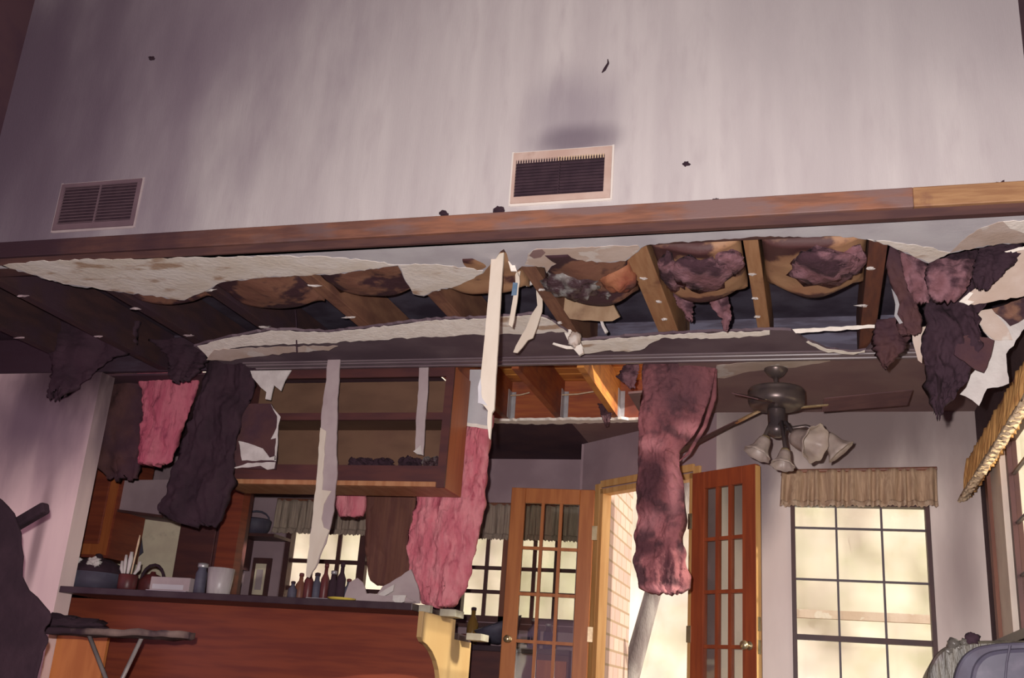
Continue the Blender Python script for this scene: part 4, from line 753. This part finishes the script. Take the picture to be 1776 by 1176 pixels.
for i, (x, h, lb) in enumerate(((-2.06, .20, 'clear blue glass bottle seen through the left door leaf, broader one'), (-1.95, .17, 'narrow blue glass bottle seen through the left door leaf'))):
    p = V((x, 7.85, .92)); r = thing('glass_bottle', lb, 'bottle', p, 'blue glass bottles on the kitchen counter')
    MB().lathe([(.045 - .012 * i, 0), (.048 - .012 * i, .01), (.048 - .012 * i, h * .7), (.02, h * .85), (.02, h)], p, (0, 0, 1), 18).build('bottle_body', M['glass_b'], r, True); MB().lathe([(.022, h), (.024, h + .015), (.01, h + .018)], p, (0, 0, 1), 12).build('stopper', M['steel'], r, True)

# valances: ruffled cloth with a fringe
def valance(pts_top, pts_bot, n, depth, m, mf, label, fold=.02, outward=V((0, -1, 0)), fr=.18):
    a0, a1 = V(pts_top[0]), V(pts_top[1]); b0, b1 = V(pts_bot[0]), V(pts_bot[1])
    r = thing('valance', label, 'valance', (a0 + a1) / 2, None)
    def f(u, v, k):
        p = (a0 + (a1-a0)*u) * (1-v) + (b0 + (b1-b0)*u) * v
        wv = math.sin(u * n * 6.283 + 1.6 * math.sin(u * 31)) * fold * (.35 + .65 * v) + noise.noise(V((u * n * 1.3, v * 1.2, 3))) * fold * .9
        e = depth * (.55 + .45 * v)
        return p + outward * (e + wv + (.004 if k == 0 else 0))
    _cl = MB().shell(f, n * 8, 8).build('ruffled_cloth', m, r, True)
    def g(u, v, k):
        p = b0 + (b1-b0)*u; dz = (b0 - a0) * (fr * v + .02 * math.sin(u * n * 17.3) * v)
        wv = math.sin(u * n * 6.283 + 1.1 * math.sin(u * 31)) * fold
        return p + dz - (b0 - a0) * fr * .55 + outward * (depth + wv + .006 + .02 * v + .006 * math.sin(u * n * 40) + (.004 if k == 0 else 0))
    MB().shell(g, n * 14, 4).build('fringe', mf, _cl, True)
    MB().tube([a0 - outward * .12, a0 + outward * depth * .3, a1 + outward * depth * .3, a1 - outward * .12], .012, 8).build('curtain_rod', M['frame_br'], r)
    return r
valance((Y(1356, 818, 6.66), Y(1624, 813, 6.66)), (Y(1353, 876, 6.66), Y(1626, 876, 6.66)), 13, .03, M['val'], M['lacet'], 'gathered tan valance with a frilled hem over the dining window', .03)
valance((V((RX - .04, 6.72, 2.13)), V((RX - .04, 4.35, 2.13))), (V((RX - .05, 6.76, 1.895)), V((RX - .05, 4.3, 1.895))), 30, .03, M['val2'], M['lace'], 'golden gathered valance with a pale scalloped hem over the side window', .022, V((-1, 0, 0)), .2)
valance((V((-4.50, 8.14, 2.05)), V((-2.92, 8.14, 2.05))), (V((-4.50, 8.14, 1.78)), V((-2.92, 8.14, 1.78))), 22, .02, M['val3'], M['val3'], 'grey-tan gathered valance over the kitchen window behind the long grey strip')
valance((V((-2.86, 8.14, 2.05)), V((-1.75, 8.14, 2.05))), (V((-2.86, 8.14, 1.78)), V((-1.75, 8.14, 1.78))), 16, .02, M['val3'], M['val3'], 'grey-tan gathered valance over the kitchen window behind the left door leaf')

# kitchen ceiling hole: joists, hangers, pipe
for i, (u, lb, m) in enumerate(((962, 'red scorched pine joist in the kitchen ceiling hole, nearer the cabinet', 'pinered'), (1062, 'orange pine joist in the kitchen ceiling hole, nearer the charred batt', 'pineceil'), (868, 'red pine joist in the kitchen ceiling hole, right behind the cream strip', 'pinered'))):
    x = Z(u, 716, 2.46).x; r = thing('kitchen_joist', lb, 'joist', (x, 6.98, 2.456), 'joists in the kitchen ceiling hole')
    MB().box(x - .022, x + .022, 5.79, 6.985, 2.456, 2.735).build('beam', M[m], r)
    b = MB(); b.box(x + .022, x + .026, 6.90, 6.985, 2.456, 2.66); b.box(x + .022, x + .055, 6.983, 6.988, 2.456, 2.66); b.build('joist_hanger', M['steel'], r)
tag(MB().tube([Z(908, 630, 2.56), Z(920, 648, 2.55), Z(932, 664, 2.53)], .018, 12).build('pipe', M['frame_wh'], smooth=True, loc=Z(898, 632, 2.56)), 'short cream pipe end in the kitchen ceiling hole', 'pipe')
for i, (a, b_) in enumerate((((886, 686), (918, 681)), ((975, 685), (1030, 679)))):
    p, q = Z(*a, 2.60), Z(*b_, 2.60)
    tag(MB().tube([p, (p + q) / 2 + V((0, 0, -.006)), q], .005, 6).build('thin_conduit', M['lace'], loc=p), ['thin pale conduit across the kitchen ceiling hole nearer the cream strip', 'thin pale conduit between the two orange joists'][i], 'conduit')
hang('charred_ceiling_sheet', [(700, 1038, 1062), (722, 1042, 1060), (740, 1050, 1056)], 6.8, .02, M['charbrown'], 'small brown burnt rag hanging from the kitchen ceiling edge', 'charred sheet', 41, .02, 9., ragged=3)
hang('charred_ceiling_sheet', [(632, 1086, 1108), (655, 1072, 1104), (672, 1092, 1100)], 5.95, .02, M['fluff'], 'small mauve fluff shred beside the top of the long charred batt', 'charred sheet', 42, .03, 9., ragged=3)

# ------------------------------------------------------------------ ceiling fan
fc = V((-.205, 5.82, 2.44))
fan = thing('ceiling_fan', 'sooty dark ceiling fan with drooping blades and a four-shade light kit', 'ceiling fan', fc)
MB().lathe([(.065, 0), (.065, -.012), (.045, -.04), (.022, -.055)], fc, (0, 0, 1), 24).build('canopy', M['bronze'], fan, True)
MB().tube([fc + V((0, 0, -.05)), fc + V((0, 0, -.12))], .014, 12).build('downrod', M['bronze'], fan, True)
MB().lathe([(.03, -.10), (.10, -.112), (.148, -.125), (.158, -.14), (.150, -.15), (.158, -.158), (.155, -.20), (.145, -.225), (.10, -.235), (.05, -.24)], fc, (0, 0, 1), 36).build('motor_housing', M['bronze'], fan, True)
MB().lathe([(.048, -.235), (.05, -.25), (.046, -.33), (.055, -.345), (.05, -.38), (.02, -.40)], fc, (0, 0, 1), 24).build('switch_housing', M['bronze'], fan, True)
for tip in (Y(1578, 690, 5.92), Y(1168, 788, 6.32), Y(1292, 688, 5.28)):
    d = tip - (fc + V((0, 0, -.20))); d2 = V((d.x, d.y, 0)).normalized(); sd = V((-d2.y, d2.x, 0)); st = fc + V((0, 0, -.225)) + d2 * .12
    L_ = tip - st
    bo = MB()
    def bf(u, v, k, st=st, L_=L_, sd=sd): return st + L_ * (.22 + .78 * u) + sd * (v - .5) * (.11 + .03 * u) + V((0, 0, -.02 * u * u * 0 + (v - .5) * -.045 + (.006 if k else 0)))
    bo.shell(bf, 8, 4); bl = bo.build('blade', M['blade'], fan)
    MB().bar(st - L_ * .05, st + L_ * .27, .008, .03, (0, 0, 1)).build('blade_iron', M['brass'], bl, bevel=.002)
GA = [(Y(1328, 760, 5.78), Y(1300, 812, 5.74)), (Y(1362, 782, 5.70), Y(1354, 824, 5.66)), (Y(1376, 758, 5.72), Y(1424, 772, 5.62)), (Y(1432, 756, 5.86), Y(1462, 788, 5.86))]
for i, (t0, t1) in enumerate(GA):
    ax = (t1 - t0).normalized(); sc = (.86, .72, 1.18, .95)[i]
    hub = fc + V((0, 0, -.36)); md = hub + V(((t0 - hub).x * .6, (t0 - hub).y * .6, .03))
    arm = MB().tube([hub, md, t0 + V((0, 0, .02)), t0 + ax * .01], [.011, .011, .012, .02], 10).build('light_arm', M['bronze'], fan, True)
    prof = [(.022, 0), (.034, .008), (.040, .03), (.046, .065), (.058, .09), (.078, .112), (.075, .113), (.055, .092), (.042, .066), (.034, .03), (.012, .012)]
    MB().lathe([(a * sc * 1.15, h * sc * 1.15) for a, h in prof], t0, ax, 36, lambda k, t: (.07 * math.sin(8 * t) if 4 <= k <= 7 else 0)).build('lamp_shade', M['shade'], fan, True)
    MB().lathe([(.022, -.01), (.026, 0), (.024, .012)], t0, ax, 16).build('shade_holder', M['brass'], arm, True)
tag(MB().tube([Y(1398, 695, 5.75) , Y(1422, 716, 5.72), Y(1432, 745, 5.72)], [.016, .018, .01], 10).build('twisted_bracket', M['blade'], smooth=True, loc=Y(1398, 695, 5.75)), 'brown warped bracket piece bent off the ceiling fan', 'bracket') if False else None

# ------------------------------------------------------------------ chair by the side window
cy = 4.05
ch = thing('armchair', 'scorched high-backed chair with olive outer shell and grey-blue inner back', 'chair', (.6, cy + .1, 0))
YC = lambda u, v, d=0: Y(u, v, cy + d)
def curve(p, k=4):
    out = []; n = len(p)
    for i in range(n - 1):
        a, b, c, d = p[max(0, i-1)], p[i], p[i+1], p[min(n-1, i+2)]
        for j in range(k):
            t = j / k; out.append(tuple(.5 * (2*b[m] + (c[m]-a[m])*t + (2*a[m]-5*b[m]+4*c[m]-d[m])*t*t + (3*b[m]-a[m]-3*c[m]+d[m])*t**3) for m in (0, 1)))
    return out + [p[-1]]
outer = [(1606, 1240), (1607, 1176), (1616, 1145), (1632, 1126), (1655, 1116), (1690, 1111), (1740, 1110), (1800, 1111), (1850, 1115), (1880, 1130), (1895, 1176), (1895, 1240)]
MB().prism([YC(u, v, .05) for u, v in curve(outer)], (0, .28, -.03)).build('outer_shell', M['olive'], ch, bevel=.012)
rim = [(1648, 1240), (1655, 1176), (1668, 1143), (1690, 1124), (1720, 1117), (1760, 1114), (1810, 1114), (1850, 1120), (1874, 1142), (1884, 1176), (1884, 1240)]
MB().prism([YC(u, v, .0) for u, v in curve(rim)], (0, .06, 0)).build('back_rim', M['navy'], ch, bevel=.01)
inn = [(1678, 1240), (1684, 1176), (1692, 1150), (1708, 1134), (1730, 1127), (1765, 1124), (1806, 1124), (1840, 1130), (1860, 1146), (1868, 1176), (1868, 1240)]
MB().prism([YC(u, v, -.02) for u, v in curve(inn)], (0, .06, 0)).build('back_cushion', M['chairblue'], ch, bevel=.015)
MB().tube([YC(1752, 1119, -.022), YC(1746, 1150, -.024), YC(1738, 1240, -.022)], .004, 6).build('seam', M['navy'], ch)
sx0, sx1 = YC(1650, 1176).x, YC(1884, 1176).x
MB().box(sx0, sx1 - .04, cy - .46, cy + .2, .30, .46).build('seat', M['chairblue'], ch, bevel=.04)
MB().box(sx0 - .04, sx1 - .04, cy + .02, cy + .22, .3, YC(1650, 1238).z + .06).build('back_base', M['olive'], ch)
for x in (sx0 + .04, sx1 - .10):
    for yy in (cy - .4, cy + .15): MB().box(x - .025, x + .025, yy - .025, yy + .025, 0, .31).build('leg', M['frame_dk'], ch)
for i, (u, v, rr) in enumerate(((1654, 1117, .02), (1663, 1123, .013), (1673, 1115, .015), (1686, 1108, .022), (1646, 1130, .014))):
    MB().blob(YC(u, v, .06), (rr * 1.2, rr, rr), .5, 2.5, i, 12, 8).build('melted_blister', M['blister'] if i != 3 else M['char'], ch, True)

# ------------------------------------------------------------------ burnt things at the left
bc = thing('burnt_chair', 'blackened burnt chair with one arm stub sticking up against the pinkish wall', 'chair', Y(20, 1300, 4.25) * 1.0)
bc.location.z = 0; bc['base'] = [bc.location.x, bc.location.y, 0]
pts = [(-120, 830), (-40, 846), (4, 866), (26, 890), (38, 925), (42, 965), (40, 1000), (52, 1024), (78, 1050), (92, 1066), (86, 1082), (74, 1094), (88, 1108), (76, 1130), (64, 1180), (40, 1300), (-120, 1330)]
MB().prism([Y(u, v, 4.15) for u, v in torn(pts, 14, 2, 5)], (-.16, .18, .01)).build('backrest', M['char'], bc, True, bevel=.02)
MB().bar(Y(22, 914, 4.22), Y(80, 880, 4.18), .055, .05).build('arm_stub', M['char'], bc, bevel=.012)
x0 = Y(-60, 1200, 4.2).x; x1 = Y(60, 1200, 4.2).x
MB().box(x0, x1, 4.0, 4.5, .30, .46).build('seat', M['char'], bc, bevel=.03)
for x in (x0 + .04, x1 - .04):
    for yy in (4.05, 4.45): MB().box(x - .02, x + .02, yy - .02, yy + .02, 0, .31).build('leg', M['char'], bc)
# the chair stands a little behind the board
ib = thing('ironing_board', 'narrow charred ironing board on thin crossed metal legs', 'ironing board', (-3.3, 4.72, 0))
bp = [Y(56, 1092, 4.74), Y(180, 1098, 4.72), Y(284, 1101, 4.70), Y(326, 1101, 4.68)]
def bf(u, v, k):
    i = min(2, int(u * 3)); t = u * 3 - i; p = bp[i].lerp(bp[i+1], t); wdt = .32 * (1 - u ** 4) ** .5 + .02
    return p + V((0, (v - .5) * wdt + .02, 0)) + V((0, 0, (-.016 if k == 0 else .012) + noise.noise(V((u * 9, v * 3, k))) * .014))
MB().shell(bf, 26, 6).build('board_cover', mat('scorched_cover', (.24, .16, .14), (.17, .11, .10), 9., rough=.9, char=SOOT, char_scale=4, char_lo=.45, char_hi=.6), ib, True)
MB().blob(bp[0] + V((.12, .08, .045)), (.24, .10, .04), .6, 4, 5, 20, 10).build('charred_lump', M['char'], ib, True)
zt = .66
la, lb_ = Y(152, 1106, 4.74), Y(248, 1106, 4.74)
for a, s in ((la, 1), (lb_, -1)):
    q = Y(152 + 30, 1180, 4.74) if s > 0 else Y(212, 1180, 4.74); d = (q - a); k = a.z / -d.z
    MB().tube([a + V((0, 0, .02)), a + d * k], .011, 8).build('leg', M['metalleg'], ib, True)

# ------------------------------------------------------------------ outside
struct(MB().box(-14, 30, 8.62, 30, -.2, -.1).build('ground', M['lawn']))
struct(MB().box(-1.45, 30, 6.95, 8.62, -.2, -.1).build('ground', M['lawn']))
struct(MB().box(1.1, 30, -6, 6.95, -.2, -.1).build('ground', M['lawn']))
def hf(u, v, k):
    p = V((-13 + 20 * u, 14.5 + (0 if k == 0 else 1.2), -.1 + 6.5 * v))
    q = p * .55; return p + V((noise.noise(q + V((3, 0, 0))) * .3, noise.fractal(q, .7, 2.1, 5) * .14, noise.noise(q + V((0, 7, 0))) * .3 * v))
hd = MB().shell(hf, 150, 60).build('shrubbery', M['leaf'], None, True, loc=(-3, 14.5, -.1))
tag(hd, 'tall sunlit pale green shrubbery filling the view outside the windows and doorway', 'shrubbery', None, 'stuff')
r = thing('leaning_tree', 'leaning pale tree trunk standing outside the open doorway', 'tree', Y(1075, 1260, 9.6))
q0 = Y(1092, 1176, 9.6); q1 = Y(1132, 1030, 9.6); d = (q1 - q0); k0 = (q0.z + .1) / d.z
r.location = q0 - d * k0; r['base'] = list(r.location)
MB().tube([q0 - d * k0, q0, q1, q1 + d * 1.2 + V((.06, 0, 0)), q1 + d * 2.4], [.10, .085, .075, .07, .05], 14).build('trunk', M['bark'], r, True)
b = MB(); rnd = random.Random(5)
for k in range(16): b.blob(q1 + d * 2.4 + V((rnd.uniform(-1, 1), rnd.uniform(-.5, .8), rnd.uniform(.2, 1.2))), (.4, .35, .35), .7, 3, k, 14, 10)
b.build('foliage', M['leaf'], r, True)
rl = thing('deck_railing', 'weathered wooden rail outside the dining window', 'railing', (.4, 8.1, -.1))
z = Y(1580, 1073, 8.1).z
MB().box(-.62, 1.5, 8.08, 8.14, z - .03, z + .03).build('rail', M['gyp2'], rl)
for x in (-.57, 1.45): MB().box(x - .03, x + .03, 8.085, 8.135, -.1, z - .03).build('post', M['gyp2'], rl)
PL = {'door_knob': 'brass door knob', 'joist_hanger': 'galvanized steel joist hanger', 'end_panel': 'pale birch end panel with a curved front', 'lamp_shade': 'smoked frosted glass bell shade', 'blue_mark': 'dull blue mark', 'torn_paper': 'bare torn gypsum layer',
      'exposed_fluff': 'sooty mauve fluff torn out of the batt', 'pilaster': 'orange wood pilaster', 'broken_counter_end': 'broken pale laminate end', 'blade_iron': 'brass blade bracket', 'white_jamb': 'white painted jamb', 'damper_tooth': 'pale damper tooth', 'water_stain': 'round brown water stain', 'back_cushion': 'grey-blue vinyl inner back'}
for o in list(bpy.data.objects):
    if 'base' in o: del o['base']
    k = o.name.split('.')[0]
    if o.parent and k in PL: o['label'] = PL[k]
